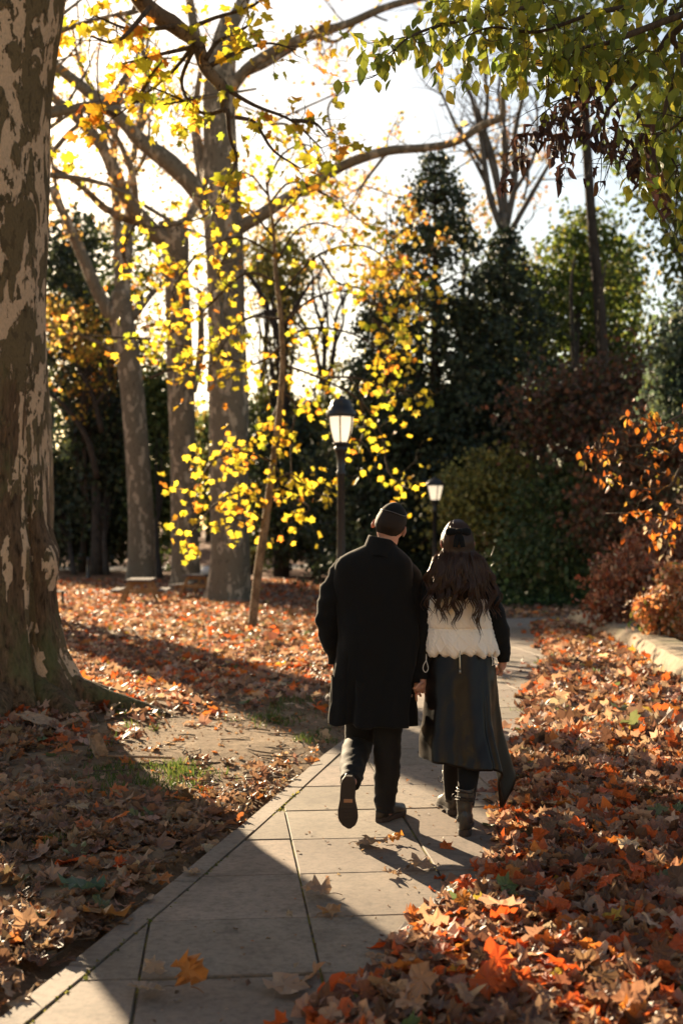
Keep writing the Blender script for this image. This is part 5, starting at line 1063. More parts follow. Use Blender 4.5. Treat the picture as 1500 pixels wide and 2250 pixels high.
def man():
    b = np.array([.2, 6.93, float(gz(.2, 6.93)) + .02]); root = thing('person', 'person in black overcoat and skullcap, left of the walking pair, one sole lifted', 'person', b); W = 6.92
    Mh = rotz(-.30) @ roty(.27) @ rotx(-.12); hc = P(857, 1156, W)
    B = MB(); head_mb(B, Mh, hc)
    nb = P(838, 1225, W); capsule(B, hc + np.array([-.008, -.02, -.06]), nb, .054, .062)
    chest = P(826, 1330, W); pel = P(822, 1470, W + .01)
    for s in (-1, 1): capsule(B, P(826 + s * 42, 1260, W), pel + [s * .05, 0, .05], .085, .10)
    capsule(B, P(752, 1262, W), P(902, 1270, W), .06, .06); capsule(B, nb, chest, .07, .12)
    # arms: left hand in the coat pocket, right hand holding hers
    lw = P(742, 1446, W + .10); chain(B, [P(752, 1262, W), P(714, 1358, W + .02), lw], [.052, .042, .030]); lp = P(752, 1466, W + .15); capsule(B, lw, lp, .030, .026)
    fingers(B, [[lp + [dx, .0, 0], lp + [dx + .004, .03, -.03], lp + [dx + .006, .035, -.06]] for dx in (-.027, -.009, .009, .027)] + [[lp + [.02, .0, .02], lp + [.05, .02, -.0], lp + [.06, .03, -.03]]])
    rw = P(915, 1496, W - .01); chain(B, [P(902, 1270, W), P(908, 1385, W + .02), rw], [.052, .040, .028]); rp = P(913, 1512, W - .01); capsule(B, rw, rp, .026, .030)
    hx = [P(904, 1517, W - .02), P(911, 1520, W - .01), P(918, 1520, W + .01), P(923, 1517, W + .03)]
    for q, e in zip(hx, [(902, 1536, -.03), (915, 1540, -.03), (924, 1530, 0), (928, 1522, .03)]): m_ = (q + P(e[0], e[1], W + e[2])) / 2 + [.002, -.008, 0]; fingers(B, [[q, m_, P(e[0], e[1], W + e[2])]], .0095)
    fingers(B, [[P(904, 1505, W + .02), P(915, 1512, W + .045), P(924, 1516, W + .05)]], .010)
    # legs
    lk = P(790, 1632, W + .13); la = P(771, 1712, 6.62); chain(B, [P(797, 1480, W + .01), lk, la], [.085, .058, .042]); rk = P(852, 1640, W + .03); ra = P(845, 1782, 6.985); chain(B, [P(850, 1480, W), rk, ra], [.085, .056, .042])
    capsule(B, la + [0, .03, 0], P(768, 1790, 6.665), .030, .024); capsule(B, ra + [0, 0, 0.0], P(866, 1795, 7.09), .030, .022)
    obj('body', fused(B, 'body', b), M_SKIN, root)
    face_parts(root, Mh, hc)
    # hair and skullcap
    G, D = head_grid(64, 44); x, y, z = D[..., 0], D[..., 1], D[..., 2]; lim = np.where(y > .2, .45, np.where(y > -.25, .08 + .0 * y, -.42)); lim = np.interp(y, [-1, -.45, -.15, .1, .35, 1], [-.46, -.44, -.15, .16, .46, .60])
    th = np.clip((z - lim) / .35, 0, 1) ** .6 * .009; Hh = G * (1 + (th / .09))[..., None] + D * .001; m = MB(); q = Hh.reshape(-1, 3); q = q + sn(q, 140, 3)[:, None] * D.reshape(-1, 3) * .0012; f = cross_faces(44, 64); zz = (z - lim).reshape(-1); f = f[(zz[f] > -.02).all(1)]; q = q @ Mh.T + hc; m.add(np.concatenate([q, [G[0].mean(0) * 1.09 @ Mh.T + hc]]), [f, np.stack([np.full(64, len(q)), np.arange(64), (np.arange(64) + 1) % 64], -1)]); obj('hair', m, M_HAIRM, root)
    ax = np.array([.0, -.20, .98]); ax /= np.linalg.norm(ax); ca = D @ ax; m = MB(); u_ = np.cross(ax, [1, 0, 0]); u_ /= np.linalg.norm(u_); v_ = np.cross(ax, u_); rows = []
    def surf(d): return d / np.sqrt((d[..., 0] / .077) ** 2 + (d[..., 1] / .104) ** 2 + (d[..., 2] / .118) ** 2)[..., None]
    t = np.arange(48) / 48 * 2 * np.pi
    for a in np.linspace(.02, .74, 12): d = ax * math.cos(a) + (np.cos(t)[:, None] * u_ + np.sin(t)[:, None] * v_) * math.sin(a); rows.append(surf(d) * 1.125 @ Mh.T + hc)
    d = ax * math.cos(.745) + (np.cos(t)[:, None] * u_ + np.sin(t)[:, None] * v_) * math.sin(.745); rows.append(surf(d) * 1.075 @ Mh.T + hc); loft(m, np.array(rows), True, False); kp = obj('skullcap', m, M_VELVET, root)
    m = MB(); e = surf(d) * 1.128 @ Mh.T + hc; tube(m, np.concatenate([e, e[:1]]), .0022, 6, 2, False); obj('rim', m, simple('cap_trim', (.10, .09, .085), .4, .5), kp)
    # coat
    rows = []; spec = [(1194, 808, 868, .075, 2.0), (1204, 786, 880, .095, 2.1), (1216, 762, 893, .115, 2.3), (1230, 746, 905, .128, 2.5), (1250, 738, 909, .138, 2.6), (1300, 737, 912, .148, 2.6), (1360, 739, 916, .145, 2.5), (1420, 739, 917, .140, 2.5), (1470, 735, 914, .145, 2.5), (1520, 730, 910, .152, 2.4), (1560, 725, 907, .158, 2.4), (1588, 722, 906, .160, 2.4)]
    S = spline(np.array(spec, float), 6); n = 120; th = np.arange(n) / n * 2 * np.pi
    for py, l, r_, dp, e in S:
        cz = P((l + r_) / 2, py, W); w = (r_ - l) / 2 * W / F; til = .0 if py > 1200 else .0
        q = ring(cz, w, dp, n, e); t_ = float(sstep(py, 1400, 1588))
        fold = .016 * t_ * np.sin(th * 7 + 1.2) + .012 * t_ * np.sin(th * 11 + 2 + py * .004) + .006 * np.sin(th * 4 + py * .02)
        # back vent towards the left: one flap lies over the other
        va = 4.05; dv = (th - va + np.pi) % (2 * np.pi) - np.pi; fold = fold + (float(sstep(py, 1425, 1445)) * .022 * np.where(dv < 0, np.exp(dv / .25), 0) * -1 + t_ * .012 * np.exp(-(dv / .1) ** 2))
        # the hem dips at the right, as the body turns in the stride
        dz = np.zeros(n); dz = dz - .020 * t_ * (np.cos(th) * .5 + .2) - .012 * t_ * np.sin(th * 7 + .4) * (np.cos(th) < 0) * .8
        seam = -.003 * np.exp(-(((th - 4.71)) / .03) ** 2)
        d = q - cz; d[:, 2] = 0; d /= np.linalg.norm(d, axis=1)[:, None]; rows.append(q + d * (fold + seam)[:, None] + np.column_stack([0 * dz, 0 * dz, dz]))
    R = wr(rows, 5, .010, 5, (1, 1, 1.6)); R = wr(R, 13, .006, 6, (1, 1, .6)); inner = [R[-1] * .94 + R[-1].mean(0) * .06 + [0, 0, .012], R[-1] * .92 + R[-1].mean(0) * .08 + [0, 0, .25]]; m = MB(); loft(m, np.concatenate([R, inner]), True, False); coat = obj('coat', m, M_COAT, root)
    m = MB(); sleeve(m, [P(768, 1240, W), P(748, 1262, W), P(728, 1310, W), P(718, 1358, W + .01), P(726, 1405, W + .05), P(742, 1448, W + .11)], [.058, .066, .065, .062, .058, .052], 7, .011); obj('sleeve', m, M_COAT, coat)
    m = MB(); sleeve(m, [P(886, 1248, W), P(899, 1268, W), P(905, 1330, W), P(908, 1400, W + .01), P(912, 1460, W), P(915, 1500, W - .01)], [.055, .066, .066, .060, .053, .047], 8, .007); obj('sleeve', m, M_COAT, coat)
    # turned collar
    rows = []; n = 64; th = np.arange(n) / n * 2 * np.pi
    for dz, k in ((-.035, 1.42), (-.02, 1.36), (.03, 1.10), (.058, .98), (.066, .93), (.060, .88), (.0, .9)):
        c = P(838, 1208, W) + [0, -.008 - (k - 1) * .02, dz]; q = ring(c, .078 * k, .085 * k, n, 2.1, tilt=.22); q[:, 2] += -.05 * np.clip(np.sin(th), 0, 1) ** 2 - .004 * np.sin(th * 5) * (k > 1.2); rows.append(q)
    m = MB(); loft(m, wr(rows, 9, .004, 9), False, False); obj('collar', m, M_COAT, coat)
    # trousers
    tr = MB(); n = 40
    def leg(spec, seed, amp):
        q = spline(np.array(spec, float), 10); p, r = q[:, :3], q[:, 3]; _, Nn, Bn = frames(p); th = np.arange(n) / n * 2 * np.pi
        R = p[:, None] + r[:, None, None] * (np.cos(th)[None, :, None] * Nn[:, None] + np.sin(th)[None, :, None] * Bn[:, None]); a = np.linspace(.4, 1, len(R)) ** 1.5 * amp; R = wr(R, 11, a, seed, (1, 1, 2.6)); R = wr(R, 30, a * .35, seed + 1, (.8, .8, 2)); R = np.concatenate([R, [p[-1] + (R[-1] - p[-1]) * .85]]); loft(tr, R, True, True)
    leg([(*P(797, 1470, W + .01), .105), (*P(793, 1560, W + .05), .092), (*P(788, 1628, W + .12), .080), (*P(780, 1660, 6.90), .075), (*P(773, 1690, 6.74), .062), (*P(769, 1722, 6.60), .052)], 11, .010)
    leg([(*P(850, 1470, W), .105), (*P(851, 1580, W + .02), .084), (*P(851, 1640, W + .03), .074), (*P(848, 1710, W + .03), .066), (*P(845, 1760, 6.95), .058), (*P(843, 1783, 6.95), .056)], 13, .011)
    capsule(tr, P(800, 1480, W), P(848, 1480, W), .12, .12); obj('trousers', tr, M_TROUSER, root)
    # shoes: left foot hangs with its sole to the camera, right foot flat
    toe = P(767, 1828, 6.60); heel = P(766, 1706, 6.545); yv = (toe - heel) / np.linalg.norm(toe - heel); zv = np.array([.05, 1, .0]); zv = zv - yv * (zv @ yv); zv /= np.linalg.norm(zv); xv = np.cross(yv, zv); shoe(root, np.column_stack([xv, yv, zv]), heel, -1, M_SHOE)
    hl = np.array([*P(831, 1815, 6.93)[:2], 0]); hl[2] = float(gz(hl[0], hl[1])) + .019; shoe(root, rotz(-.50), hl, 1, M_SHOE, ribs=False)
man()

def woman():
    b = np.array([.66, 6.9, float(gz(.66, 6.9)) + .02]); root = thing('person', 'person with long dark hair in cream vest and long black leather skirt', 'person', b); W = 6.9
    Mh = rotz(.12) @ rotx(-.06); hc = P(1003, 1190, W); k = .95; B = MB(); head_mb(B, Mh, hc, k); nb = P(1006, 1262, W); capsule(B, hc + [0, -.015, -.06], nb, .045, .05)
    pel = P(1012, 1465, W)
    for s in (-1, 1): capsule(B, P(1006 + s * 33, 1300, W), pel + [s * .05, 0, .03], .072, .085)
    ls, rs = P(946, 1290, W), P(1068, 1290, W); capsule(B, ls, rs, .05, .05); capsule(B, nb, P(1006, 1320, W), .055, .09)
    rw = P(1105, 1448, W + .03); chain(B, [rs, P(1092, 1378, W + .0), rw], [.043, .035, .024]); rp = P(1101, 1463, W + .04); capsule(B, rw, rp, .023, .026)
    # right hand, fingers loosely curled towards the skirt
    for i, (a0, b0, c0) in enumerate([((1103, 1470, -.01), (1102, 1482, -.005), (1094, 1484, .0)), ((1100, 1472, .01), (1097, 1482, .012), (1090, 1480, .015)), ((1097, 1471, .03), (1093, 1478, .03), (1088, 1474, .03)), ((1096, 1467, .05), (1091, 1473, .05), (1087, 1469, .05))]): fingers(B, [[P(a0[0], a0[1], W + .03 + a0[2]), P(b0[0], b0[1], W + .03 + b0[2]), P(c0[0], c0[1], W + .03 + c0[2])]], .0085)
    fingers(B, [[P(1098, 1458, W + .055), P(1091, 1464, W + .075), P(1089, 1471, W + .08)]], .009)
    lw = P(929, 1492, W - .02); chain(B, [ls, P(934, 1390, W), lw], [.043, .034, .023]); lp = P(926, 1508, W - .02); capsule(B, lw, lp, .022, .024)
    for q, m_, e in [((922, 1514, -.045), (917, 1517, -.055), (910, 1516, -.05)), ((921, 1511, -.06), (914, 1513, -.068), (907, 1513, -.06)), ((924, 1516, -.03), (919, 1524, -.04), (913, 1527, -.04)), ((929, 1514, -.02), (934, 1524, -.02), (938, 1533, -.015))]: fingers(B, [[P(q[0], q[1], W + q[2]), P(m_[0], m_[1], W + m_[2]), P(e[0], e[1], W + e[2])]], .0085)
    fingers(B, [[P(926, 1500, W - .05), P(919, 1505, W - .07), P(913, 1510, W - .07)]], .009)
    lk = P(1000, 1630, W + .10); la = P(992, 1752, 7.125); rk = P(1030, 1640, W - .06); ra = P(1023, 1782, 6.65)
    chain(B, [pel + [-.07, 0, -.03], lk, la], [.085, .044, .030]); chain(B, [pel + [.07, 0, -.03], rk, ra], [.085, .044, .030]); capsule(B, la, la + [-.012, .05, -.04], .028, .02); capsule(B, ra, ra + [.01, .08, -.06], .028, .02)
    obj('body', fused(B, 'body', b), M_SKIN, root); face_parts(root, Mh, hc, k)
    # leggings
    lg = MB()
    for spec in ([(*(pel + [-.07, 0, .02]), .10), (*P(1001, 1560, W + .03), .078), (*lk, .062), (*P(993, 1690, 7.075), .054), (*P(992, 1752, 7.125), .040)], [(*(pel + [.07, 0, .02]), .10), (*P(1030, 1560, W - .04), .078), (*rk, .064), (*P(1028, 1700, 6.72), .057), (*P(1024, 1770, 6.65), .040)]):
        q = spline(np.array(spec), 8); tube(lg, q[:, :3], q[:, 3], 24, smooth=False, noise=.015, nf=14)
    capsule(lg, pel + [-.06, 0, 0], pel + [.06, 0, 0], .115, .115); obj('leggings', lg, M_KNITB, root)
    # boots
    def boot(anchor, yaw, lean, label_lift):
        M = rotz(yaw) @ rotx(-label_lift); o = None; c = anchor
        y, hw = shoe_shape(.255, .088); m = MB(); R = []
        for yy, w_ in zip(y * .255 / .255, hw):
            t = yy / .255; h = np.interp(t, [0, .1, .3, .45, .6, .8, 1], [.10, .11, .12, .10, .066, .05, .03]); R.append([(w_ * math.copysign(abs(math.cos(a)) ** .75, math.cos(a)), yy, .03 + h * math.sin(a) ** .8) for a in np.linspace(0, np.pi, 13)])
        T = lambda v: np.asarray(v) @ M.T + c
        loft(m, T(np.array(R)), True, True)
        p = np.array([T((0, .055, .07)), T((0, .052, .12)), T((lean * .3, .050, .17)), T((lean * .7, .048, .21)), T((lean, .046, .245))]); q = spline(np.column_stack([p, [.044, .041, .042, .045, .047]]), 7); _, Nn, Bn = frames(q[:, :3]); th = np.arange(28) / 28 * 2 * np.pi
        R = q[:, None, :3] + q[:, 3][:, None, None] * (np.cos(th)[None, :, None] * Nn[:, None] + np.sin(th)[None, :, None] * Bn[:, None] * 1.12); R = wr(R, 30, .004, 31, (.6, .6, 2.4)); loft(m, np.concatenate([R, [R[-1] * .93 + R[-1].mean(0) * .07, R[-2] * .93 + R[-2].mean(0) * .07 - [0, 0, .01]]]), True, True); o = obj('boot', m, M_BOOT, root)
        m = MB(); oy = np.concatenate([y, y[::-1]]); ox = np.concatenate([hw * 1.07, -(hw * 1.07)[::-1]]); kk = len(oy); lv = [np.column_stack([ox, oy, np.full(kk, z_)]) for z_ in (.018, .034)]; j = np.arange(kk); m.add(T(np.concatenate(lv)), [np.array([list(range(kk - 1, -1, -1))]), np.array([list(range(kk, 2 * kk))]), np.stack([j, (j + 1) % kk, kk + (j + 1) % kk, kk + j], -1)]); obj('sole', m, M_RUBBER, o, smooth=False)
        m = MB(); loft(m, T(np.array([[(math.cos(a) * w_, .038 + (math.sin(a) * .040 if math.sin(a) < 0 else .034 * (math.sin(a) ** .3)), z_) for a in np.linspace(0, 2 * np.pi, 20, endpoint=False)] for z_, w_ in ((0, .033), (.004, .035), (.03, .036), (.032, .034))])), True, True); obj('heel', m, M_RUBBER, o)
        m = MB()
        for z_ in (.185, .2, .228): cc = T((lean * (z_ - .12) / .13, .048, z_)); tube(m, [cc + np.array([math.cos(a) * .049, math.sin(a) * .054, .003 * math.sin(a * 2)]) for a in np.linspace(0, 2 * np.pi, 19)], .0028, 6, 2)
        cc = T((lean - .045, .06, .2)); tube(m, [cc, cc + [-.02, -.01, .012], cc + [-.028, -.01, -.01], cc + [-.01, -.01, -.02], cc]  , .0018, 5, 4); obj('lace', m, M_SCALP, o)
    h = P(1020, 1846, 6.60); h[2] = float(gz(h[0], h[1])) + .02; boot(h, -.12, .004, 0.0)
    h = P(1000, 1797, 7.08); h[2] = float(gz(h[0], h[1])) + .022; boot(h, .24, -.008, 0.02)
    # skirt
    n = 160; th = np.arange(n) / n * 2 * np.pi; cx, sx = np.cos(th), np.sin(th); rows = []; ts = np.linspace(0, 1, 46)
    # hem as seen from behind (angle -> pixel row); th = 3pi/2 is the back
    hem = np.interp(th, [0, .35, .8, np.pi / 2, 2.4, np.pi, 3.6, 4.3, 4.75, 5.25, 5.42, 5.72, 5.98, 6.12, 2 * np.pi], [1712, 1688, 1668, 1660, 1655, 1662, 1668, 1682, 1693, 1692, 1695, 1728, 1782, 1752, 1712])
    hem = np.convolve(np.concatenate([hem[-1:], hem, hem[:1]]), np.ones(3) / 3, 'valid')
    z0 = CAM_H - (1420 - HZ) * W / F; zb = CAM_H - (hem - HZ) * (W - .26 * np.clip(-sx, 0, 1)) / F
    for t in ts:
        z = z0 + (zb - z0) * t; zm = z0 + (.26 - z0) * t; py = HZ + (CAM_H - zm) * F / W
        l = np.interp(py, [1420, 1440, 1490, 1560, 1640, 1665, 1760], [946, 944, 934, 932, 924, 920, 919]); r_ = np.interp(py, [1420, 1440, 1490, 1560, 1600, 1640, 1700, 1760], [1076, 1084, 1092, 1094, 1097, 1102, 1116, 1122])
        w = (r_ - l) / 2 * W / F; cxw = ((l + r_) / 2 - 750) * W / F; dp = .118 + .075 * t
        f = t ** 1.4; damp = 1 - .93 * np.exp(-((th - 3.15) / 1.0) ** 4); fold = f * damp * (.026 * np.sin(th * 5 + .6) + .018 * np.sin(th * 8 + 2.2) + .010 * np.sin(th * 13 + 1)); fold = fold - f * .05 * np.exp(-(((th - 5.32)) / .09) ** 2) + f * .02 * np.exp(-(((th - 5.05)) / .16) ** 2)
        dpb = np.where(sx < 0, dp + .085 * t ** 1.2, dp); q = np.column_stack([cxw + (w + fold) * cx, W + (dpb + fold) * sx, z]); rows.append(q)
    R = wr(rows, 6, .006, 41, (1.2, 1.2, .8)); d = sn(R.reshape(-1, 3) @ roty(.7).T * [1, 1, 3], 7, 43).reshape(R.shape[0], n, 1) * .004; cen = R.mean(1, keepdims=True); v = R - cen; v[..., 2] = 0; v /= np.linalg.norm(v, axis=2, keepdims=True); R = R + v * d
    m = MB(); cc = R.mean(1, keepdims=True); Ri = R[::-1] + (cc - R)[::-1] * [.07, .07, 0]; loft(m, np.concatenate([R, Ri[:10]]), True, False); sk = obj('skirt', m, M_LEATHER, root)
    zt = P(1009, 1428, W - .14); ze = P(1010, 1474, W - .155); m = MB(); tube(m, [zt, (zt + ze) / 2 - [0, .004, 0], ze], [.0045, .0045, .005], 6, 3); box(m, ze + [0, -.003, -.006], (.010, .006, .018)); obj('zipper', m, M_BRASS, sk)
    # vest: quilted cable knit
    rows = []; n = 260; th = np.arange(n) / n * 2 * np.pi; S = [(1262, 985, 1028, .05), (1272, 962, 1052, .075), (1284, 946, 1066, .10), (1300, 938, 1072, .118), (1330, 936, 1072, .13), (1360, 936, 1076, .138), (1374, 937, 1078, .134), (1379, 938, 1079, .124), (1384, 937, 1081, .134), (1400, 935, 1086, .146), (1420, 932, 1092, .150), (1432, 932, 1094, .142), (1438, 936, 1088, .122)]
    S = spline(np.array(S, float), 12)
    for py, l, r_, dp in S:
        c = P((l + r_) / 2, py, W); w = (r_ - l) / 2 * W / F; q = ring(c, w, dp, n, 2.3); arc = th * .21
        u = (arc / .115) % 1.0; zc = c[2]; di = np.abs(((zc / .10) % 1.0) - .5) * 2           # diamonds between cables
        line = np.abs(np.abs(u - .5) * 2 - .62 * di); k_ = np.exp(-(line / .07) ** 2) * .006
        k_ = k_ + np.where(np.abs(u - .02) < .10, .0045 * np.abs(np.sin(zc / .022 * np.pi + (u - .02) * 22)), 0) + np.where(np.abs(u - .98) < .08, .0045 * np.abs(np.sin(zc / .022 * np.pi + (u - .98) * 22)), 0) + .0012 * np.sin(arc / .0075 * 2 * np.pi)
        puff = .006 * np.sin(th * 9 + zc * 12) * float(sstep(py, 1372, 1420)) + .007 * np.sin(th * 17 + 1) * float(sstep(py, 1415, 1438)); dz = .006 * np.sin(th * 8 + .5) * float(sstep(py, 1418, 1438)) + .008 * np.sin(th * 19) * float(sstep(py, 1425, 1438))
        d = q - c; d[:, 2] = 0; d /= np.linalg.norm(d, axis=1)[:, None]; rows.append(q + d * (k_ + puff)[:, None] + np.column_stack([0 * dz, 0 * dz, dz]))
    R = wr(rows, 7, .006, 45); m = MB(); loft(m, np.concatenate([R, [R[-1] * .8 + R[-1].mean(0) * .2 + [0, 0, .03]]]), True, True); vest = obj('vest', m, M_VEST, root)
    m = MB(); lathe(m, P(1005, 1262, W) - [0, 0, .02], [(.075, 0), (.082, .02), (.08, .05), (.07, .062), (.062, .05)], 32); obj('collar', m, M_VEST, vest)
    def cord(a, l, dx, ang): m = MB(); q = P(*a); tube(m, [q, q + [dx * .2, -.004, -.03], q + [dx - .011, -.006, -.06], q + [dx - .013, -.006, -.082], q + [dx, -.006, -l], q + [dx + .013, -.006, -.082], q + [dx + .011, -.006, -.06], q + [dx * .3, -.004, -.03], q], .0022, 6, 5); obj('drawstring', m, M_CORD, vest)
    cord((936, 1437, W - .06), .098, -.004, 0); cord((1077, 1428, W - .10), .075, .022, .4)
    # sleeves of the black sweater
    sw = MB(); sleeve(sw, [P(1050, 1290, W), P(1066, 1296, W), P(1082, 1335, W), P(1096, 1380, W), P(1104, 1420, W + .02), P(1106, 1453, W + .03)], [.050, .058, .053, .050, .043, .034], 51, .006); sl_ = obj('sweater_sleeve', sw, M_KNITB, root)
    sw = MB(); sleeve(sw, [P(960, 1290, W), P(946, 1296, W), P(938, 1345, W), P(934, 1395, W), P(931, 1450, W - .01), P(929, 1492, W - .02)], [.050, .056, .050, .044, .038, .032], 52, .006); obj('sweater_sleeve', sw, M_KNITB, root)
    # hair
    r = np.random.default_rng(60); G, D = head_grid(56, 40, k); z, y = D[..., 2], D[..., 1]; lim = np.interp(y, [-1, 0, .3, 1], [-.75, -.5, .35, .62]); m = MB(); q = (G * 1.075 * np.stack([1 + .13 * (1 - sstep(z, .1, .8)), 1 + 0 * z, 1 + 0 * z], -1)).reshape(-1, 3) @ Mh.T + hc; f = cross_faces(40, 56); zz = (z - lim).reshape(-1); f = f[(zz[f] > 0).all(1)]; m.add(np.concatenate([q, [G[0].mean(0) * 1.08 @ Mh.T + hc]]), [f, np.stack([np.full(56, len(q)), np.arange(56), (np.arange(56) + 1) % 56], -1)])
    # body of hair down the back, under the strands
    rows = []
    for py, l, r_, yo, dp in [(1196, 980, 1028, -.055, .02), (1206, 972, 1036, -.07, .035), (1240, 960, 1052, -.098, .042), (1270, 950, 1066, -.12, .042), (1290, 944, 1080, -.138, .036), (1304, 948, 1082, -.148, .015)]:
        c = P((l + r_) / 2, py, W) + [0, yo + .02, 0]; rows.append(ring(c, (r_ - l) / 2 * W / F, dp, 40, 2.2))
    R = np.array(rows); R = np.array([spline(R[:, j], 5) for j in range(40)]).transpose(1, 0, 2); ph = np.linspace(0, 6.28, 40, endpoint=False); R[..., 2] += (np.linspace(0, 1, len(R)) ** 3)[:, None] * (.016 * np.sin(ph * 5) + .02 * np.sin(ph * 9 + 1))[None]; loft(m, wr(R, 25, .006, 61, (1, 1, .25)), True, True); hair = obj('hair', m, M_SCALP, root)
    m = MB(); NS = 2000
    for i in range(NS):
        u = r.uniform(-1, 1); side = abs(u) ** 1.3 * np.sign(u); lay = r.uniform(0, 1); sec = r.uniform(0, 1); z_end = np.interp(u, [-1, -.55, -.2, 0, .25, .6, 1], [1312, 1332, 1330, 1300, 1332, 1330, 1312]) + r.normal(0, 17); lock = np.floor((u + 1) * 11) ; rl = np.random.default_rng(int(lock) * 7 + 1); ph = rl.uniform(0, 6.28); am = rl.uniform(.009, .019); fr = rl.uniform(2.2, 3.6); z_end += rl.normal(0, 12); u2 = u + (np.round((u + 1) * 11) / 11 - 1 - u) * .32
        pts = []
        for t in np.linspace(0, 1, 17):
            if t < .32:   # over the skull
                a = t / .32; el = 1.35 - a * 1.85; dx = np.sin(u * 1.35) ; dd = np.array([dx * math.cos(el * .75) * (.55 + .45 * a), -math.sqrt(max(0, 1 - dx * dx * .8)) * math.cos(el), math.sin(el)]); dd /= np.linalg.norm(dd); s_ = 1 / math.sqrt((dd[0] / .077) ** 2 + (dd[1] / .104) ** 2 + (dd[2] / .118) ** 2); pp_ = dd * s_ * k * (1.085 + .05 * lay * a + .015 * lay + a * a * (.06 + .13 * abs(dx) ** 3)); pts.append(pp_ @ Mh.T + hc); last = pts[-1]
            else:
                a = (t - .32) / .68; py0 = HZ + (CAM_H - last[2]) * F / W; py = py0 + (z_end - py0) * a; l = np.interp(py, [1190, 1230, 1270, 1300, 1340], [957, 945, 932, 926, 928]); r_ = np.interp(py, [1190, 1230, 1270, 1300, 1340], [1050, 1064, 1082, 1093, 1095]); xt = ((l + r_) / 2 + (r_ - l) / 2 * (u2 if a > .5 else u + (u2 - u) * a * 2) * .99 - 750) * W / F; yt = W - np.interp(py, [1190, 1240, 1280, 1340], [.105, .125, .150, .168]) * (.45 + .55 * math.sqrt(max(0, 1 - .9 * u * u))) - lay * .022; e = float(sstep(a, 0, .3)); x_ = last[0] * (1 - e) + xt * e; y_ = last[1] * (1 - e) + yt * e
                wv = am * float(sstep(a, .25, .9)) * 1.15; pts.append(np.array([x_ + wv * math.sin((py - 1190) / 145 * fr * 6.28 + ph) + r.normal(0, .0008), y_ + wv * .8 * math.cos((py - 1190) / 145 * fr * 6.28 + ph), CAM_H - (py - HZ) * W / F]))
        pts = np.array(pts); tube(m, pts, np.interp(np.linspace(0, 1, 17), [0, .1, .8, 1], [.0013, .0022, .0020, .0007]), 3, 2, False)
    for i in range(46):    # flyaway hairs
        a = P(r.uniform(955, 1060), r.uniform(1150, 1290), W - .10); s_ = np.sign(a[0] - P(1005, 0, W)[0]); tube(m, [a, a + [s_ * r.uniform(.01, .05), 0, r.uniform(-.05, .02)], a + [s_ * r.uniform(.02, .09), 0, r.uniform(-.09, .03)]], .0005, 3, 4, False)
    tube(m, [P(1040, 1172, W), P(1052, 1178, W), P(1064, 1170, W), P(1060, 1164, W)], .0008, 3, 5, False)
    obj('strands', m, M_HAIRW, hair)
    # velvet bow
    m = MB(); c = P(1003, 1167, W) + [0, -.115, 0]
    for s in (-1, 1):
        R = [ring(c + [s * x, -.004 * math.sin(x * 30), -.004 * x / .06], .012 * 1.0, h, 16) for x, h in ()]
        rows = []
        for x, h, d in ((.004, .010, .012), (.02, .020, .016), (.045, .026, .018), (.064, .020, .012), (.068, .008, .005)): t = np.arange(16) / 16 * 2 * np.pi; rows.append(np.column_stack([np.full(16, c[0] + s * x), c[1] + d * np.cos(t) + x * .45, c[2] + h * .85 * np.sin(t) - .06 * x]))
        loft(m, np.array(rows)); 
    capsule(m, c + [-.006, -.006, 0], c + [.006, -.006, 0], .015, .015)
    for s in (-1, 1): tube(m, [c, c + [s * .012, -.012, -.04], c + [s * .02, -.020, -.085]], [.008, .014, .013], 8, 4, flat=.25)
    obj('bow', m, M_VELVET, hair)
woman()

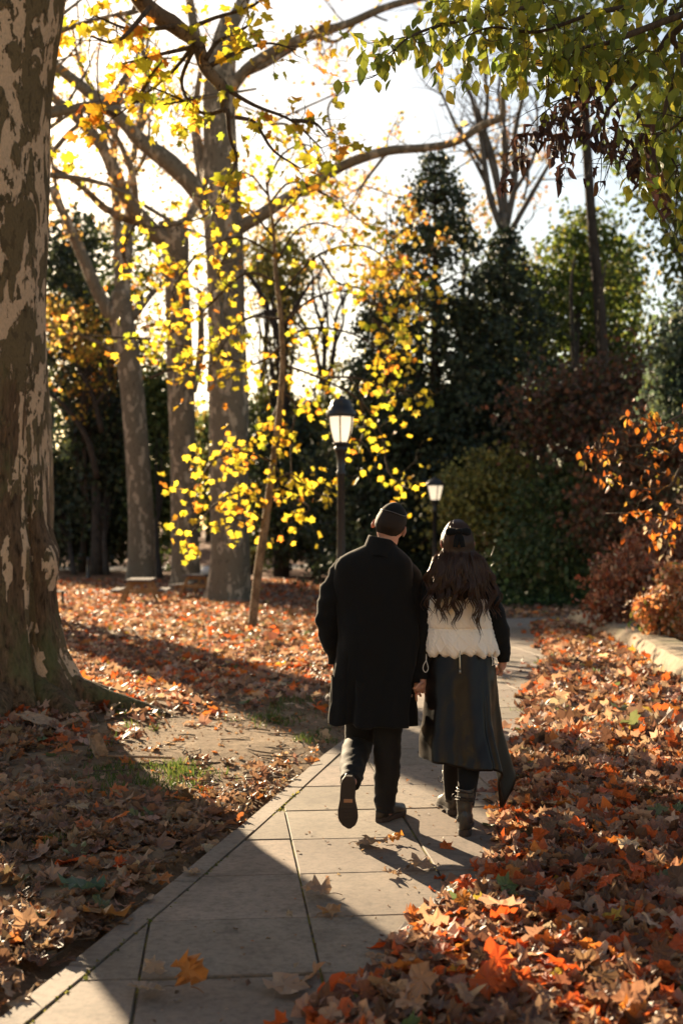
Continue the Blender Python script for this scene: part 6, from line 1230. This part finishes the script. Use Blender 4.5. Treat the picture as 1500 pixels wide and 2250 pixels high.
# someone sitting on a bench far behind the massive trunk, only the bent back showing
def sitter():
    Yp = 33.0; g = gp(110, 1336); b = np.array([P(110, 0, g[1])[0], g[1], g[2]]); root = thing('person', 'seated person in dark jacket, half hidden behind the massive trunk', 'person', b); sc = 1.0
    Bm = MB(); hp = b + [0, 0, .47]; nk = b + [-.12, .05, 1.02]; hd = nk + [-.08, .06, .16]; head_mb(Bm, rotz(1.2) @ rotx(-.4), hd); capsule(Bm, nk, hd - [0, 0, .06], .055, .05); capsule(Bm, hp, nk - [0, 0, .1], .15, .14)
    for s in (-1, 1): kn = b + [-.42, .14 * s, .5]; chain(Bm, [hp + [0, .09 * s, 0], kn, b + [-.40, .14 * s, .06]], [.085, .06, .045]); capsule(Bm, b + [-.40, .14 * s, .05], b + [-.58, .14 * s, .04], .04, .035); hnd = b + [-.42, .06 * s, .66]; chain(Bm, [nk + [0, .18 * s, -.05], b + [-.2, .24 * s, .72], hnd], [.055, .045, .03]); fingers(Bm, [[hnd + [0, q, 0], hnd + [-.06, q, -.01], hnd + [-.08, q, -.04]] for q in (-.03, -.01, .01, .03)] + [[hnd, hnd + [-.03, -.04 * s, .02], hnd + [-.05, -.04 * s, .02]]])
    obj('body', fused(Bm, 'body', b, .012, 4), M_SKIN, root)
    m = MB(); R = np.array([ring(hp + (nk - hp) * t + [0, 0, -.08 + .08 * t], w, d, 32, 2.3) for t, w, d in ((0, .19, .21), (.2, .19, .22), (.5, .185, .23), (.8, .16, .21), (1.0, .11, .12), (1.06, .07, .07))]); loft(m, wr(R, 9, .012, 71)); j = obj('jacket', m, simple('dark_jacket', (.018, .02, .028), .6, .4), root)
    for s in (-1, 1): m = MB(); sleeve(m, [nk + [0, .17 * s, -.06], b + [-.2, .24 * s, .72], b + [-.40, .07 * s, .66]], [.075, .065, .048], 72); obj('sleeve', m, j.data.materials[0], j)
    m = MB()
    for s in (-1, 1): chain(m, [hp + [0, .09 * s, 0], b + [-.42, .14 * s, .5], b + [-.40, .14 * s, .12]], [.10, .075, .06])
    obj('trousers', m, M_TROUSER, root)
    m = MB(); G, D = head_grid(40, 30); f = cross_faces(30, 40); q = (G * 1.08).reshape(-1, 3) @ (rotz(1.2) @ rotx(-.4)).T + hd; zz = (D[..., 2] - np.interp(D[..., 1], [-1, 0, .4, 1], [-.5, -.3, .4, .6])).reshape(-1); m.add(q, f[(zz[f] > 0).all(1)]); obj('hair', m, M_HAIRM, root)
    for s in (-1, 1):
        m = MB(); tube(m, [b + [-.38, .14 * s, .05], b + [-.5, .14 * s, .045], b + [-.63, .14 * s, .035]], [.05, .05, .035], 10); obj('shoe', m, M_SHOE, root)
    bn = thing('park_bench', 'wooden park bench under the seated person behind the massive trunk', 'bench', b + [0, 0, 0]); m = MB()
    for q in range(4): box(m, b + [-.16 + q * .11, 0, .40], (.095, 1.7, .035), bev=.005)
    obj('seat', m, M_WOODT, bn); m = MB()
    for s in (-.7, .7):
        for q in (-.14, .18): m2 = MB(); box(m2, b + [q, s, .19], (.06, .06, .385), bev=.004); obj('leg', m2, M_IRON, bn)
sitter()
